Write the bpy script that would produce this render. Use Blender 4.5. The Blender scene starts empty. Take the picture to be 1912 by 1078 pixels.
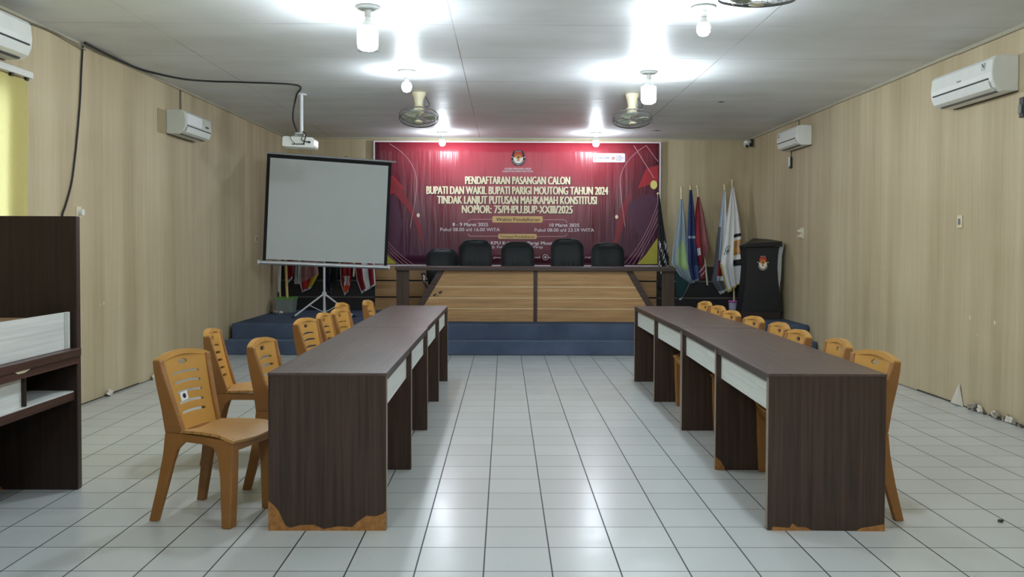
import bpy, bmesh, math, random
from mathutils import Vector, Matrix
random.seed(7)
PI = math.pi
S = bpy.context.scene
COL = S.collection

# ------------------------------------------------------------------ camera, world, exposure
EYE = Vector((0, 0, 1.43))
YAW, PITCH, ROLL, SHIFT = 0.0083238, 0.0244346, 0.0034907, 42.214
FPX = 1626.0
Fw = Vector((math.sin(YAW)*math.cos(PITCH), math.cos(YAW)*math.cos(PITCH), -math.sin(PITCH)))
R0 = Vector((math.cos(YAW), -math.sin(YAW), 0)); U0 = R0.cross(Fw)
Rv = R0*math.cos(ROLL) + U0*math.sin(ROLL); Uv = U0*math.cos(ROLL) - R0*math.sin(ROLL)
cam = bpy.data.cameras.new('camera'); camo = bpy.data.objects.new('camera', cam); COL.objects.link(camo)
cam.sensor_width = 36; cam.lens = FPX/1912*36; cam.shift_y = -SHIFT/1912; cam.clip_start = 0.05
m3 = Matrix((Rv, Uv, -Fw)).transposed()
camo.matrix_world = Matrix.Translation(EYE) @ m3.to_4x4()
S.camera = camo
def at(px, py, Y):                       # sight line of a photo point met at depth Y
    d = Fw + Rv*((px-956)/FPX) + Uv*((539-py-SHIFT)/FPX)
    return EYE + d*(Y/d.y)

S.view_settings.view_transform = 'Standard'; S.view_settings.look = 'None'
S.view_settings.exposure = 0.0; S.view_settings.gamma = 1.0; S.view_settings.use_curve_mapping = False
w = bpy.data.worlds.new('sky'); S.world = w; w.use_nodes = True
w.node_tree.nodes['Background'].inputs[0].default_value = (0.75, 0.87, 1.0, 1)
w.node_tree.nodes['Background'].inputs[1].default_value = 2.7

BULB_BIG, BULB_SMALL = 260.0, 320.0
BULB_TINT = (0.82, 0.925, 1.0)

# ------------------------------------------------------------------ materials
def lin(c):
    c /= 255.0
    return c/12.92 if c <= .04045 else ((c+.055)/1.055)**2.4
def rgb(r, g, b): return (lin(r), lin(g), lin(b), 1)
class NT:
    def __init__(s, name):
        s.m = bpy.data.materials.new(name); s.m.use_nodes = True
        s.t = s.m.node_tree; s.b = s.t.nodes['Principled BSDF']
    def n(s, typ, **kw):
        nd = s.t.nodes.new(typ)
        for k, v in kw.items():
            if k.startswith('i_'):
                key = k[2:]
                key = int(key) if key.isdigit() else key.replace('_', ' ')
                if hasattr(v, 'is_linked'): s.t.links.new(v, nd.inputs[key])
                else: nd.inputs[key].default_value = v
            else: setattr(nd, k, v)
        return nd
    def math(s, op, a, b=None, c=None):
        nd = s.t.nodes.new('ShaderNodeMath'); nd.operation = op
        for i, v in enumerate((a, b, c)):
            if v is None: continue
            if hasattr(v, 'is_linked'): s.t.links.new(v, nd.inputs[i])
            else: nd.inputs[i].default_value = v
        return nd.outputs[0]
    def mix(s, f, a, b):
        nd = s.t.nodes.new('ShaderNodeMix'); nd.data_type = 'RGBA'
        for i, v in ((0, f), (6, a), (7, b)):
            if hasattr(v, 'is_linked'): s.t.links.new(v, nd.inputs[i])
            else: nd.inputs[i].default_value = v
        return nd.outputs[2]
    def coords(s, scale=(1, 1, 1), out='Object'):
        tc = s.t.nodes.new('ShaderNodeTexCoord')
        mp = s.t.nodes.new('ShaderNodeMapping'); mp.inputs['Scale'].default_value = scale
        s.t.links.new(tc.outputs[out], mp.inputs['Vector'])
        return mp.outputs[0]
    def ramp(s, f, stops):
        nd = s.t.nodes.new('ShaderNodeValToRGB'); e = nd.color_ramp.elements
        while len(e) < len(stops): e.new(0.5)
        for i, (p, c) in enumerate(stops): e[i].position = p; e[i].color = c
        s.t.links.new(f, nd.inputs[0]); return nd.outputs[0]
    def noise(s, scale, vec=None, detail=4, rough=.55):
        nd = s.t.nodes.new('ShaderNodeTexNoise'); nd.inputs['Scale'].default_value = scale
        nd.inputs['Detail'].default_value = detail; nd.inputs['Roughness'].default_value = rough
        if vec is not None: s.t.links.new(vec, nd.inputs['Vector'])
        return nd.outputs[0]
    def base(s, c):
        if hasattr(c, 'is_linked'): s.t.links.new(c, s.b.inputs['Base Color'])
        else: s.b.inputs['Base Color'].default_value = c
        return s
    def set(s, **kw):
        for k, v in kw.items():
            key = {'rough': 'Roughness', 'metal': 'Metallic', 'spec': 'Specular IOR Level', 'coat': 'Coat Weight', 'coatr': 'Coat Roughness', 'sheen': 'Sheen Weight'}[k]
            if hasattr(v, 'is_linked'): s.t.links.new(v, s.b.inputs[key])
            else: s.b.inputs[key].default_value = v
        return s
    def bump(s, h, strength=.3, dist=.01):
        nd = s.t.nodes.new('ShaderNodeBump'); nd.inputs['Strength'].default_value = strength; nd.inputs['Distance'].default_value = dist
        s.t.links.new(h, nd.inputs['Height']); s.t.links.new(nd.outputs[0], s.b.inputs['Normal']); return s
def plain(name, c, rough=.5, metal=0, spec=.5, var=.018, nscale=9):
    t = NT(name); v = t.coords()
    n = t.noise(nscale, v)
    d = tuple(x*(1-var*2) for x in c[:3])+(1,)
    l = tuple(min(1, x*(1+var)) for x in c[:3])+(1,)
    t.base(t.ramp(n, [(.3, d), (.7, l)])).set(rough=rough, metal=metal, spec=spec)
    return t.m
M = {}
# wood-look wallpaper: fine vertical streaks
t = NT('wallpaper'); v = t.coords((9, 9, .16)); n1 = t.noise(9, v, 5, .6)
v2 = t.coords((1.2, 1.2, .05)); n2 = t.noise(3.2, v2, 3)
v3 = t.coords((1, 1, 1)); n3 = t.noise(.9, v3, 4)
f = t.math('ADD', t.math('MULTIPLY', n1, .26), t.math('ADD', t.math('MULTIPLY', n2, .52), t.math('MULTIPLY', n3, .22)))
t.base(t.ramp(f, [(.30, rgb(164, 146, 112)), (.46, rgb(187, 170, 137)), (.56, rgb(199, 183, 150)), (.70, rgb(213, 199, 168))])).set(rough=.55, spec=.35)
t.bump(n1, .04, .004); M['wallpaper'] = t.m
# ceiling: satin painted boards, thin seams, uneven
t = NT('ceiling_board'); v = t.coords((1, 1, 1))
br = t.n('ShaderNodeTexBrick', offset=0.0, i_Scale=1.0); br.inputs['Brick Width'].default_value = 2.44; br.inputs['Row Height'].default_value = 1.22
br.inputs['Mortar Size'].default_value = .004; br.inputs['Mortar Smooth'].default_value = .2
mp = t.coords((1, 1, 1)); mp.node.inputs['Location'].default_value = (.42, .3, 0); t.t.links.new(mp, br.inputs['Vector'])
sv = t.coords((.55, 1.3, 1)); s1 = t.noise(1.5, sv, 6, .55); s2 = t.noise(.6, v, 4)
seamvar = t.noise(.8, v, 2)
base = t.ramp(t.math('ADD', t.math('MULTIPLY', s1, .5), t.math('MULTIPLY', s2, .5)), [(.34, rgb(212, 213, 212)), (.5, rgb(226, 228, 229)), (.66, rgb(235, 237, 239))])
seam = t.math('MULTIPLY', br.outputs['Fac'], t.ramp(seamvar, [(.38, (.15, .15, .15, 1)), (.6, (.8, .8, .8, 1))]))
t.base(t.mix(seam, base, rgb(70, 68, 62))).set(rough=.44, spec=.22)
wv = t.coords((.5, 3.2, 1)); wn = t.noise(1.1, wv, 2, .45)
t.bump(t.math('SUBTRACT', t.math('ADD', wn, t.math('MULTIPLY', s2, 1.5)), t.math('MULTIPLY', br.outputs['Fac'], .25)), .35, .02); M['ceiling'] = t.m
# floor: square ceramic tiles
T = .30; X0, Y0 = -.0883, 3.778
t = NT('floor_tile'); tc = t.n('ShaderNodeTexCoord'); sp = t.n('ShaderNodeSeparateXYZ'); t.t.links.new(tc.outputs['Object'], sp.inputs[0])
cx = t.math('DIVIDE', t.math('SUBTRACT', sp.outputs[0], X0), T); cy = t.math('DIVIDE', t.math('SUBTRACT', sp.outputs[1], Y0), T)
dx = t.math('MULTIPLY', t.math('ABSOLUTE', t.math('SUBTRACT', t.math('FRACT', t.math('ADD', cx, .5)), .5)), T)
dy = t.math('MULTIPLY', t.math('ABSOLUTE', t.math('SUBTRACT', t.math('FRACT', t.math('ADD', cy, .5)), .5)), T)
gx = t.math('LESS_THAN', dx, .0034); gy = t.math('LESS_THAN', dy, .0032)
cmb = t.n('ShaderNodeCombineXYZ'); t.t.links.new(t.math('FLOOR', cx), cmb.inputs[0]); t.t.links.new(t.math('FLOOR', cy), cmb.inputs[1])
wn = t.n('ShaderNodeTexWhiteNoise'); t.t.links.new(cmb.outputs[0], wn.inputs[0])
v = t.coords(); nz = t.noise(5, v, 5); nb = t.noise(2.2, v, 2); nd_ = t.noise(34, v, 4, .7)
tile = t.mix(wn.outputs[0], rgb(199, 203, 201), rgb(206, 210, 208))
tile = t.mix(t.math('MULTIPLY', nz, .22), tile, rgb(172, 173, 166))
tile = t.mix(t.ramp(nd_, [(.64, (0, 0, 0, 1)), (.75, (.35, .35, .35, 1))]), tile, rgb(150, 145, 130))
g = t.math('MAXIMUM', gx, t.math('MULTIPLY', gy, .9))
t.base(t.mix(g, tile, rgb(48, 50, 48)))
t.set(rough=t.math('ADD', t.math('MULTIPLY', nz, .16), t.math('ADD', t.math('MULTIPLY', g, .4), .15)), spec=.5)
hh = t.math('SUBTRACT', t.math('MULTIPLY', nb, .25), t.math('MULTIPLY', g, .06))
t.bump(hh, .25, .02); M['tile'] = t.m
def laminate(name, dark, light, axis, rough=.38, streak=14):
    t = NT(name); sc = [streak]*3; sc[axis] = .35
    v = t.coords(tuple(sc)); n = t.noise(3.5, v, 5, .65); v2 = t.coords((1, 1, 1)); n2 = t.noise(1.5, v2, 3)
    f = t.math('ADD', t.math('MULTIPLY', n, .8), t.math('MULTIPLY', n2, .2))
    t.base(t.ramp(f, [(.33, dark), (.66, light)])).set(rough=rough, spec=.5)
    t.bump(n, .06, .003); M[name] = t.m
laminate('laminate_panel', rgb(42, 29, 23), rgb(78, 58, 47), 2)
laminate('laminate_dark', rgb(28, 19, 15), rgb(54, 39, 32), 2)
laminate('laminate_counter', rgb(50, 30, 24), rgb(86, 56, 45), 1, .42)
laminate('laminate_top', rgb(66, 51, 46), rgb(96, 78, 71), 1, .36)
laminate('laminate_rail', rgb(46, 34, 30), rgb(76, 59, 52), 0)
laminate('white_laminate', rgb(205, 207, 202), rgb(233, 235, 231), 1, .4, 20)
laminate('ply_plank', rgb(150, 112, 70), rgb(193, 152, 103), 0, .45, 9)
M['chip'] = plain('particle_board', rgb(168, 116, 62), .85, var=.16, nscale=40)
M['edge'] = plain('edge_band', rgb(140, 124, 108), .45)
# carpet
t = NT('stage_carpet'); v = t.coords(); n = t.noise(160, v, 3); n2 = t.noise(2.5, v, 4)
t.base(t.ramp(t.math('ADD', t.math('MULTIPLY', n, .5), t.math('MULTIPLY', n2, .5)), [(.35, rgb(60, 70, 88)), (.65, rgb(88, 100, 121))])).set(rough=.95, spec=.1)
t.bump(n, .5, .004); M['carpet'] = t.m
M['carpet_edge'] = plain('carpet_nosing', rgb(92, 106, 128), .9)
# chair plastic with woven relief
def weave(name, mode, c1, c2):
    t = NT(name); tc = t.n('ShaderNodeTexCoord'); sp = t.n('ShaderNodeSeparateXYZ'); t.t.links.new(tc.outputs['Object'], sp.inputs[0])
    cb = t.n('ShaderNodeCombineXYZ')
    if mode == 'seat':
        t.t.links.new(sp.outputs[0], cb.inputs[0]); t.t.links.new(sp.outputs[1], cb.inputs[1])
    else:
        t.t.links.new(t.math('ADD', sp.outputs[0], sp.outputs[1]), cb.inputs[0]); t.t.links.new(sp.outputs[2], cb.inputs[1])
    br = t.n('ShaderNodeTexBrick', offset=.5, i_Scale=1.0)
    br.inputs['Brick Width'].default_value = .020 if mode == 'seat' else .013
    br.inputs['Row Height'].default_value = .010 if mode == 'seat' else .0062
    br.inputs['Mortar Size'].default_value = .0016; br.inputs['Mortar Smooth'].default_value = .6
    t.t.links.new(cb.outputs[0], br.inputs['Vector'])
    t.base(t.mix(t.math('MULTIPLY', br.outputs['Fac'], .5), c1, c2)).set(rough=.36, spec=.5)
    t.bump(t.math('SUBTRACT', 1.0, br.outputs['Fac']), .5, .003); M[name] = t.m
weave('chair_weave', 'side', rgb(166, 112, 52), rgb(104, 66, 27))  # sides darker than the back panel: their shade is put into the colour
weave('chair_seat', 'seat', rgb(196, 146, 82), rgb(118, 78, 36))
M['chair_plain'] = plain('chair_plastic', rgb(198, 146, 72), .34, var=.04, nscale=6)
for nm, c, r, k in (('white_plastic', (232, 233, 228), .28, {}), ('grey_plastic', (190, 194, 190), .4, {}), ('stain', (88, 84, 80), .7, {}), ('scuff', (168, 168, 168), .6, {}), ('ac_grey', (204, 207, 196), .35, {}), ('cream_plastic', (226, 215, 182), .35, {}),
                    ('dark_plastic', (26, 26, 28), .4, {}), ('black_fabric_edge', (14, 14, 16), .8, {}), ('leather', (9, 14, 17), .55, dict(spec=.35)),
                    ('leather_dark', (16, 20, 22), .45, {}), ('chrome', (200, 200, 205), .22, dict(metal=1)), ('aluminium', (205, 207, 208), .42, dict(metal=.6)),
                    ('white_paint', (214, 216, 220), .4, {}), ('cable', (20, 20, 20), .5, {}), ('grey_wire', (120, 116, 104), .6, {}),
                    ('trim', (176, 168, 148), .6, {}), ('silver_edge', (170, 174, 176), .4, {}), ('ledge_dark', (27, 24, 24), .6, {}), ('ledge_strip', (98, 92, 88), .6, {}),
                    ('podium_black', (22, 25, 28), .48, {}), ('plinth', (44, 30, 29), .55, {}), ('bamboo', (220, 190, 120), .5, {}), ('ivory', (226, 214, 180), .45, {}), ('gold_cap', (212, 196, 146), .35, {}),
                    ('bucket_green', (110, 158, 82), .45, {}), ('bucket_grey', (128, 136, 132), .5, {}), ('pink', (196, 92, 172), .45, {}), ('pot_grey', (150, 152, 170), .5, {}),
                    ('rubble', (158, 149, 134), .9, dict(var=.2, nscale=40)), ('dark_rubble', (76, 69, 61), .9, dict(var=.2, nscale=40)), ('paper_white', (236, 236, 238), .5, {}), ('ink', (25, 25, 28), .5, {}),
                    ('screen_cloth', (206, 212, 210), .8, dict(var=.012, nscale=3)), ('glass_dark', (10, 10, 12), .1, {}), ('fan_grey', (120, 124, 118), .45, {}), ('fan_blade', (196, 200, 176), .4, {}), ('wire_dark', (98, 100, 96), .4, {}),
                    ('copper', (150, 118, 84), .4, {}), ('pvc', (235, 236, 240), .4, {}), ('grey_patch', (172, 154, 118), .6, {}), ('window_white', (225, 225, 220), .4, {}), ('plaster', (214, 206, 190), .9, {}),
                    ('bn_red', (168, 40, 52), .42, {}), ('bn_orange', (140, 40, 50), .42, {}), ('bn_purple', (86, 42, 68), .42, {}), ('bn_olive', (186, 178, 62), .45, {}), ('bn_yellow', (232, 218, 130), .45, {}),
                    ('bn_white', (238, 226, 232), .45, {}), ('bn_title', (254, 238, 204), .45, {}), ('bn_box', (222, 184, 120), .45, {}), ('bn_dark', (56, 26, 30), .45, {}), ('bn_line', (206, 150, 158), .45, {}), ('bn_blue', (60, 60, 120), .45, {}), ('bn_shadow', (70, 26, 30), .45, {}),
                    ('em_black', (24, 22, 26), .45, {}), ('em_red', (196, 62, 44), .45, {}), ('em_white', (238, 232, 226), .45, {}), ('em_gold', (196, 140, 60), .45, {}),
                    ('f_black', (24, 24, 28), .8, {}), ('f_teal', (24, 62, 64), .8, {}), ('f_greyblue', (140, 158, 168), .75, {}), ('f_green', (158, 188, 128), .75, {}), ('f_silver', (206, 212, 212), .7, {}), ('f_navy', (32, 46, 92), .8, {}), ('f_blue', (66, 96, 150), .8, {}),
                    ('f_maroon', (120, 42, 56), .8, {}), ('f_wine', (140, 84, 86), .8, {}), ('f_white', (226, 226, 226), .75, {}), ('f_lightblue', (168, 186, 204), .75, {}), ('f_grey', (98, 100, 106), .8, {}), ('f_goldf', (196, 178, 92), .7, {}), ('f_red', (186, 44, 46), .8, {}), ('f_crimson', (140, 28, 40), .8, {}), ('f_yellow', (214, 196, 60), .8, {}), ('f_pink', (176, 130, 134), .8, {}), ('f_orange', (214, 84, 48), .8, {}), ('f_dknavy', (24, 26, 40), .85, {})):
    M[nm] = plain(nm, rgb(*c), r, **k)
# banner print: red at the upper middle running to plum at the lower corners
t = NT('banner_print'); tc = t.n('ShaderNodeTexCoord'); sp = t.n('ShaderNodeSeparateXYZ'); t.t.links.new(tc.outputs['Object'], sp.inputs[0])
ax = t.math('ABSOLUTE', sp.outputs[0]); v = t.coords((5, 1, .6)); n = t.noise(2.2, v, 4)
f = t.math('ADD', t.math('MULTIPLY', t.math('POWER', t.math('DIVIDE', ax, 2.3), 2.0), .55), t.math('MULTIPLY', t.math('SUBTRACT', 2.0, sp.outputs[2]), .36))
f = t.math('ADD', f, t.math('MULTIPLY', t.math('SUBTRACT', n, .5), .12))
t.base(t.ramp(f, [(.05, rgb(196, 62, 78)), (.36, rgb(146, 46, 58)), (.66, rgb(98, 37, 50)), (1.0, rgb(80, 38, 64))])).set(rough=.3, spec=.5)
fv = t.coords((6, 1, .5)); t.bump(t.noise(1.8, fv, 3), .5, .02); M['banner'] = t.m
# lamp bulb
def emis(name, c, s):
    m = bpy.data.materials.new(name); m.use_nodes = True; nt = m.node_tree; nt.nodes.clear()
    o = nt.nodes.new('ShaderNodeOutputMaterial'); e = nt.nodes.new('ShaderNodeEmission')
    e.inputs[0].default_value = (*c, 1); e.inputs[1].default_value = s; nt.links.new(e.outputs[0], o.inputs[0]); M[name] = m
emis('bulb_big', BULB_TINT, BULB_BIG); emis('bulb_small', BULB_TINT, BULB_SMALL)
# thin window glass and translucent curtain
m = bpy.data.materials.new('window_glass'); m.use_nodes = True; nt = m.node_tree; nt.nodes.clear()
o = nt.nodes.new('ShaderNodeOutputMaterial'); mx = nt.nodes.new('ShaderNodeMixShader'); tr = nt.nodes.new('ShaderNodeBsdfTransparent'); gl = nt.nodes.new('ShaderNodeBsdfGlossy')
gl.inputs['Roughness'].default_value = .05; mx.inputs[0].default_value = .08
nt.links.new(tr.outputs[0], mx.inputs[1]); nt.links.new(gl.outputs[0], mx.inputs[2]); nt.links.new(mx.outputs[0], o.inputs[0]); M['glass'] = m
m = bpy.data.materials.new('curtain_cloth'); m.use_nodes = True; nt = m.node_tree; nt.nodes.clear()
o = nt.nodes.new('ShaderNodeOutputMaterial'); mx = nt.nodes.new('ShaderNodeMixShader'); df = nt.nodes.new('ShaderNodeBsdfDiffuse'); tl = nt.nodes.new('ShaderNodeBsdfTranslucent')
nz = nt.nodes.new('ShaderNodeTexNoise'); nz.inputs['Scale'].default_value = 60; rp = nt.nodes.new('ShaderNodeValToRGB')
rp.color_ramp.elements[0].color = rgb(228, 218, 146); rp.color_ramp.elements[1].color = rgb(242, 233, 170)
nt.links.new(nz.outputs[0], rp.inputs[0]); nt.links.new(rp.outputs[0], df.inputs[0]); nt.links.new(rp.outputs[0], tl.inputs[0]); mx.inputs[0].default_value = .55
nt.links.new(df.outputs[0], mx.inputs[1]); nt.links.new(tl.outputs[0], mx.inputs[2]); nt.links.new(mx.outputs[0], o.inputs[0]); M['curtain'] = m

# ------------------------------------------------------------------ mesh helpers
class MB:
    def __init__(s): s.v = []; s.f = []; s.mi = []; s.sm = []
    def add(s, vs, fs, mat=0, smooth=False):
        b = len(s.v); s.v += [tuple(p) for p in vs]
        for q in fs: s.f.append(tuple(i+b for i in q)); s.mi.append(mat); s.sm.append(smooth)
        return s
    def box(s, x0, x1, y0, y1, z0, z1, mat=0):
        vs = [(x, y, z) for x in (x0, x1) for y in (y0, y1) for z in (z0, z1)]
        return s.add(vs, [(0, 1, 3, 2), (4, 6, 7, 5), (0, 4, 5, 1), (2, 3, 7, 6), (0, 2, 6, 4), (1, 5, 7, 3)], mat)
    def hexa(s, p, mat=0):              # eight points: bottom ring then top ring
        return s.add(p, [(3, 2, 1, 0), (4, 5, 6, 7), (0, 1, 5, 4), (1, 2, 6, 5), (2, 3, 7, 6), (3, 0, 4, 7)], mat)
    def prism(s, poly, axis, a, b, mat=0, smooth=False):  # polygon in the plane of the other two axes
        def pt(u, v, c): return {0: (c, u, v), 1: (u, c, v), 2: (u, v, c)}[axis]
        n = len(poly); vs = [pt(u, v, a) for u, v in poly] + [pt(u, v, b) for u, v in poly]
        s.add(vs, [tuple(range(n)), tuple(range(2*n-1, n-1, -1))], mat)
        base = len(s.v)-2*n
        for i in range(n):
            j = (i+1) % n; s.f.append((base+i, base+n+i, base+n+j, base+j)); s.mi.append(mat); s.sm.append(smooth)
        return s
    def tube(s, pts, r, n=8, mat=0, caps=True):
        pts = [Vector(p) for p in pts]; rs = r if isinstance(r, (list, tuple)) else [r]*len(pts)
        vs = []; prev = None
        for i, p in enumerate(pts):
            d = (pts[min(i+1, len(pts)-1)] - pts[max(i-1, 0)]).normalized()
            if prev is None:
                a = Vector((0, 0, 1)) if abs(d.z) < .9 else Vector((1, 0, 0)); u = d.cross(a).normalized()
            else: u = (prev - d*prev.dot(d)).normalized()
            prev = u; q = d.cross(u)
            vs += [p + (u*math.cos(2*PI*k/n) + q*math.sin(2*PI*k/n))*rs[i] for k in range(n)]
        fs = [(i*n+k, i*n+(k+1) % n, (i+1)*n+(k+1) % n, (i+1)*n+k) for i in range(len(pts)-1) for k in range(n)]
        s.add(vs, fs, mat, True)
        if caps: s.add([vs[k] for k in range(n)], [tuple(range(n-1, -1, -1))], mat); s.add(vs[-n:], [tuple(range(n))], mat)
        return s
    def lathe(s, prof, c=(0, 0, 0), n=24, mat=0, smooth=True, mtx=None):
        vs = []
        for r, z in prof:
            for k in range(n):
                p = Vector((r*math.cos(2*PI*k/n), r*math.sin(2*PI*k/n), z))
                if mtx: p = mtx @ p
                vs.append(p + Vector(c))
        fs = [(i*n+k, i*n+(k+1) % n, (i+1)*n+(k+1) % n, (i+1)*n+k) for i in range(len(prof)-1) for k in range(n)]
        s.add(vs, fs, mat, smooth)
        if prof[0][0] > 1e-6: s.add(vs[:n], [tuple(range(n-1, -1, -1))], mat)
        if prof[-1][0] > 1e-6: s.add(vs[-n:], [tuple(range(n))], mat)
        return s
    def grid(s, fn, us, vs_, matfn=None, skip=None, smooth=True):
        nu, nv = len(us), len(vs_); b = len(s.v)
        for vv in vs_:
            for uu in us: s.v.append(tuple(fn(uu, vv)))
        for j in range(nv-1):
            for i in range(nu-1):
                uc, vc = (us[i]+us[i+1])/2, (vs_[j]+vs_[j+1])/2
                if skip and skip(uc, vc): continue
                s.f.append((b+j*nu+i, b+j*nu+i+1, b+(j+1)*nu+i+1, b+(j+1)*nu+i)); s.mi.append(matfn(uc, vc) if matfn else 0); s.sm.append(smooth)
        return s
    def build(s, name, mats, parent=None, bevel=0, solid=0, split=False, kind=None, offset=0):
        me = bpy.data.meshes.new(name); me.from_pydata(s.v, [], s.f)
        if isinstance(mats, str): mats = [mats]
        for k in mats: me.materials.append(M[k])
        me.polygons.foreach_set('material_index', s.mi); me.polygons.foreach_set('use_smooth', s.sm)
        if not solid:
            bm = bmesh.new(); bm.from_mesh(me); bmesh.ops.recalc_face_normals(bm, faces=bm.faces); bm.to_mesh(me); bm.free()
        me.update(); o = bpy.data.objects.new(name, me); COL.objects.link(o)
        if parent: o.parent = parent
        if solid:
            md = o.modifiers.new('solid', 'SOLIDIFY'); md.thickness = solid; md.offset = offset
        if split:
            md = o.modifiers.new('split', 'EDGE_SPLIT'); md.split_angle = math.radians(40)
        if bevel:
            md = o.modifiers.new('bevel', 'BEVEL'); md.width = bevel; md.segments = 2; md.limit_method = 'ANGLE'; md.angle_limit = math.radians(40)
        if kind: o['kind'] = kind
        return o
def tag(o, label, cat, group=None):
    o['label'] = label; o['category'] = cat
    if group: o['group'] = group
    return o
def thing(name, label, cat, loc=(0, 0, 0), rz=0, group=None):
    o = bpy.data.objects.new(name, None); o.empty_display_size = .1; COL.objects.link(o)
    o.location = loc; o.rotation_euler = (0, 0, rz); return tag(o, label, cat, group)
def copy_tree(o, parent=None):
    c = o.copy(); COL.objects.link(c)
    if parent: c.parent = parent
    for ch in [x for x in list(COL.objects) if x.parent == o]: copy_tree(ch, c)
    return c
def smooth_path(pts, n=6):
    pts = [Vector(p) for p in pts]; out = []
    for i in range(len(pts)-1):
        p0, p1, p2, p3 = pts[max(i-1, 0)], pts[i], pts[i+1], pts[min(i+2, len(pts)-1)]
        for k in range(n):
            q = k/n
            out.append(.5*((2*p1)+(p2-p0)*q+(2*p0-5*p1+4*p2-p3)*q*q+(3*p1-p0-3*p2+p3)*q**3))
    out.append(pts[-1]); return out

# ------------------------------------------------------------------ room shell
H = 3.19; YB = 14.42; YF = -3.0
def xl(y): return -3.735 + .0200*(y-7.84)
def xr(y): return 4.095 - .0105*(y-8.0)
def xc(y): return .5*(xl(y)+xr(y))
AL, AR = math.atan(.0200), math.atan(.0105)
def lwall(mb, y0, y1, z0, z1, t0, t1, mat=0):     # slab on the left wall between offsets t0 and t1 into the room
    mb.hexa([(xl(y0)+t0, y0, z0), (xl(y0)+t1, y0, z0), (xl(y1)+t1, y1, z0), (xl(y1)+t0, y1, z0), (xl(y0)+t0, y0, z1), (xl(y0)+t1, y0, z1), (xl(y1)+t1, y1, z1), (xl(y1)+t0, y1, z1)], mat)
def rwall(mb, y0, y1, z0, z1, t0, t1, mat=0):
    mb.hexa([(xr(y0)-t0, y0, z0), (xr(y0)-t1, y0, z0), (xr(y1)-t1, y1, z0), (xr(y1)-t0, y1, z0), (xr(y0)-t0, y0, z1), (xr(y0)-t1, y0, z1), (xr(y1)-t1, y1, z1), (xr(y1)-t0, y1, z1)], mat)
b = MB(); b.box(-4.2, 4.5, YF-.15, YB+.15, -.12, 0); b.build('floor', 'tile', kind='structure')
b = MB(); b.box(-4.2, 4.5, YF-.15, YB+.15, H, H+.12); b.build('ceiling', 'ceiling', kind='structure')
WY0, WY1, WZ0, WZ1 = 4.6, 6.62, .95, 2.62
b = MB()
lwall(b, YF, WY0, 0, H, -.13, 0); lwall(b, WY1, YB, 0, H, -.13, 0); lwall(b, WY0, WY1, 0, WZ0, -.13, 0); lwall(b, WY0, WY1, WZ1, H, -.13, 0)
b.build('wall_left', 'wallpaper', kind='structure')
b = MB(); rwall(b, YF, YB, 0, H, -.13, 0); b.build('wall_right', 'wallpaper', kind='structure')
b = MB(); b.box(xl(YB)-.13, xr(YB)+.13, YB, YB+.13, 0, H); b.build('wall_back', 'wallpaper', kind='structure')
b = MB(); b.box(-4.1, 4.35, YF-.13, YF, 0, H); b.build('wall_front', 'wallpaper', kind='structure')
b = MB()
for a, c in ((WY0, WY0+.06), (WY1-.06, WY1), ((WY0+WY1)/2-.03, (WY0+WY1)/2+.03)): lwall(b, a, c, WZ0, WZ1, -.11, -.03)
lwall(b, WY0, WY1, WZ0, WZ0+.06, -.11, -.03); lwall(b, WY0, WY1, WZ1-.06, WZ1, -.11, -.03)
wf = b.build('window_1', 'window_white', kind='structure')
b = MB(); lwall(b, WY0+.05, WY1-.05, WZ0+.05, WZ1-.05, -.075, -.07); b.build('pane', 'glass', wf)
# slim uneven battens where walls meet the ceiling
b = MB(); ys = [YF + (YB-YF)*i/24 for i in range(25)]
for i in range(24):
    d = .012*math.sin(i*2.1); rwall(b, ys[i], ys[i+1]-.004, H-.026-abs(d)*.5, H, 0, .028)
b.build('trim_1', 'trim', kind='structure')
b = MB()
for i in range(24): lwall(b, ys[i], ys[i+1]-.004, H-.022, H, 0, .022)
b.build('trim_2', 'trim', kind='structure')
b = MB(); b.box(xl(YB), xr(YB), YB-.025, YB, H-.025, H); b.build('trim_3', 'trim', kind='structure')
rg = random.Random(5)
for nm, fn in (('gap_strip_left', lwall), ('gap_strip_right', rwall)):  # no board there: added dark strip stands in for the grimy wall-foot gap
    b = MB(); y_ = 4.0
    while y_ < 11.1: d = rg.uniform(.12, .5); fn(b, y_, y_+d, 0, rg.uniform(.003, .015), 0, rg.uniform(.003, .008)); y_ += d
    b.build(nm, 'dark_rubble', kind='structure')

# ------------------------------------------------------------------ stage
SZ = .375; SY0, SY1 = 11.20, 11.50; PY = 13.90
st = thing('stage', 'low two-level stage covered in dark blue carpet across the far end of the room', 'stage', (0.2, 11.3, 0))
def carpet(y0, z0, z1, name):
    b = MB()
    p = [(-3.60, y0, z0), (xr(y0)-.02, y0, z0), (xr(PY)-.02, PY, z0), (-3.60, PY, z0)]
    b.hexa([(x-.2, y-11.3, z) for x, y, z in p] + [(x-.2, y-11.3, z1) for x, y, z in p])
    o = b.build(name, 'carpet', st, bevel=.012); return o
b = MB(); b.box(-3.80, xr(SY0)-.22, SY0-11.3, SY1-11.3, 0, .188); b.build('step', 'carpet', st, bevel=.012)
carpet(SY1, 0, SZ, 'platform')
b = MB(); b.box(-3.80, xr(SY0)-.23, SY0-11.3-.004, SY0-11.3+.035, .180, .1905); b.build('step_nosing', 'carpet_edge', st, bevel=.004)

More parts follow.
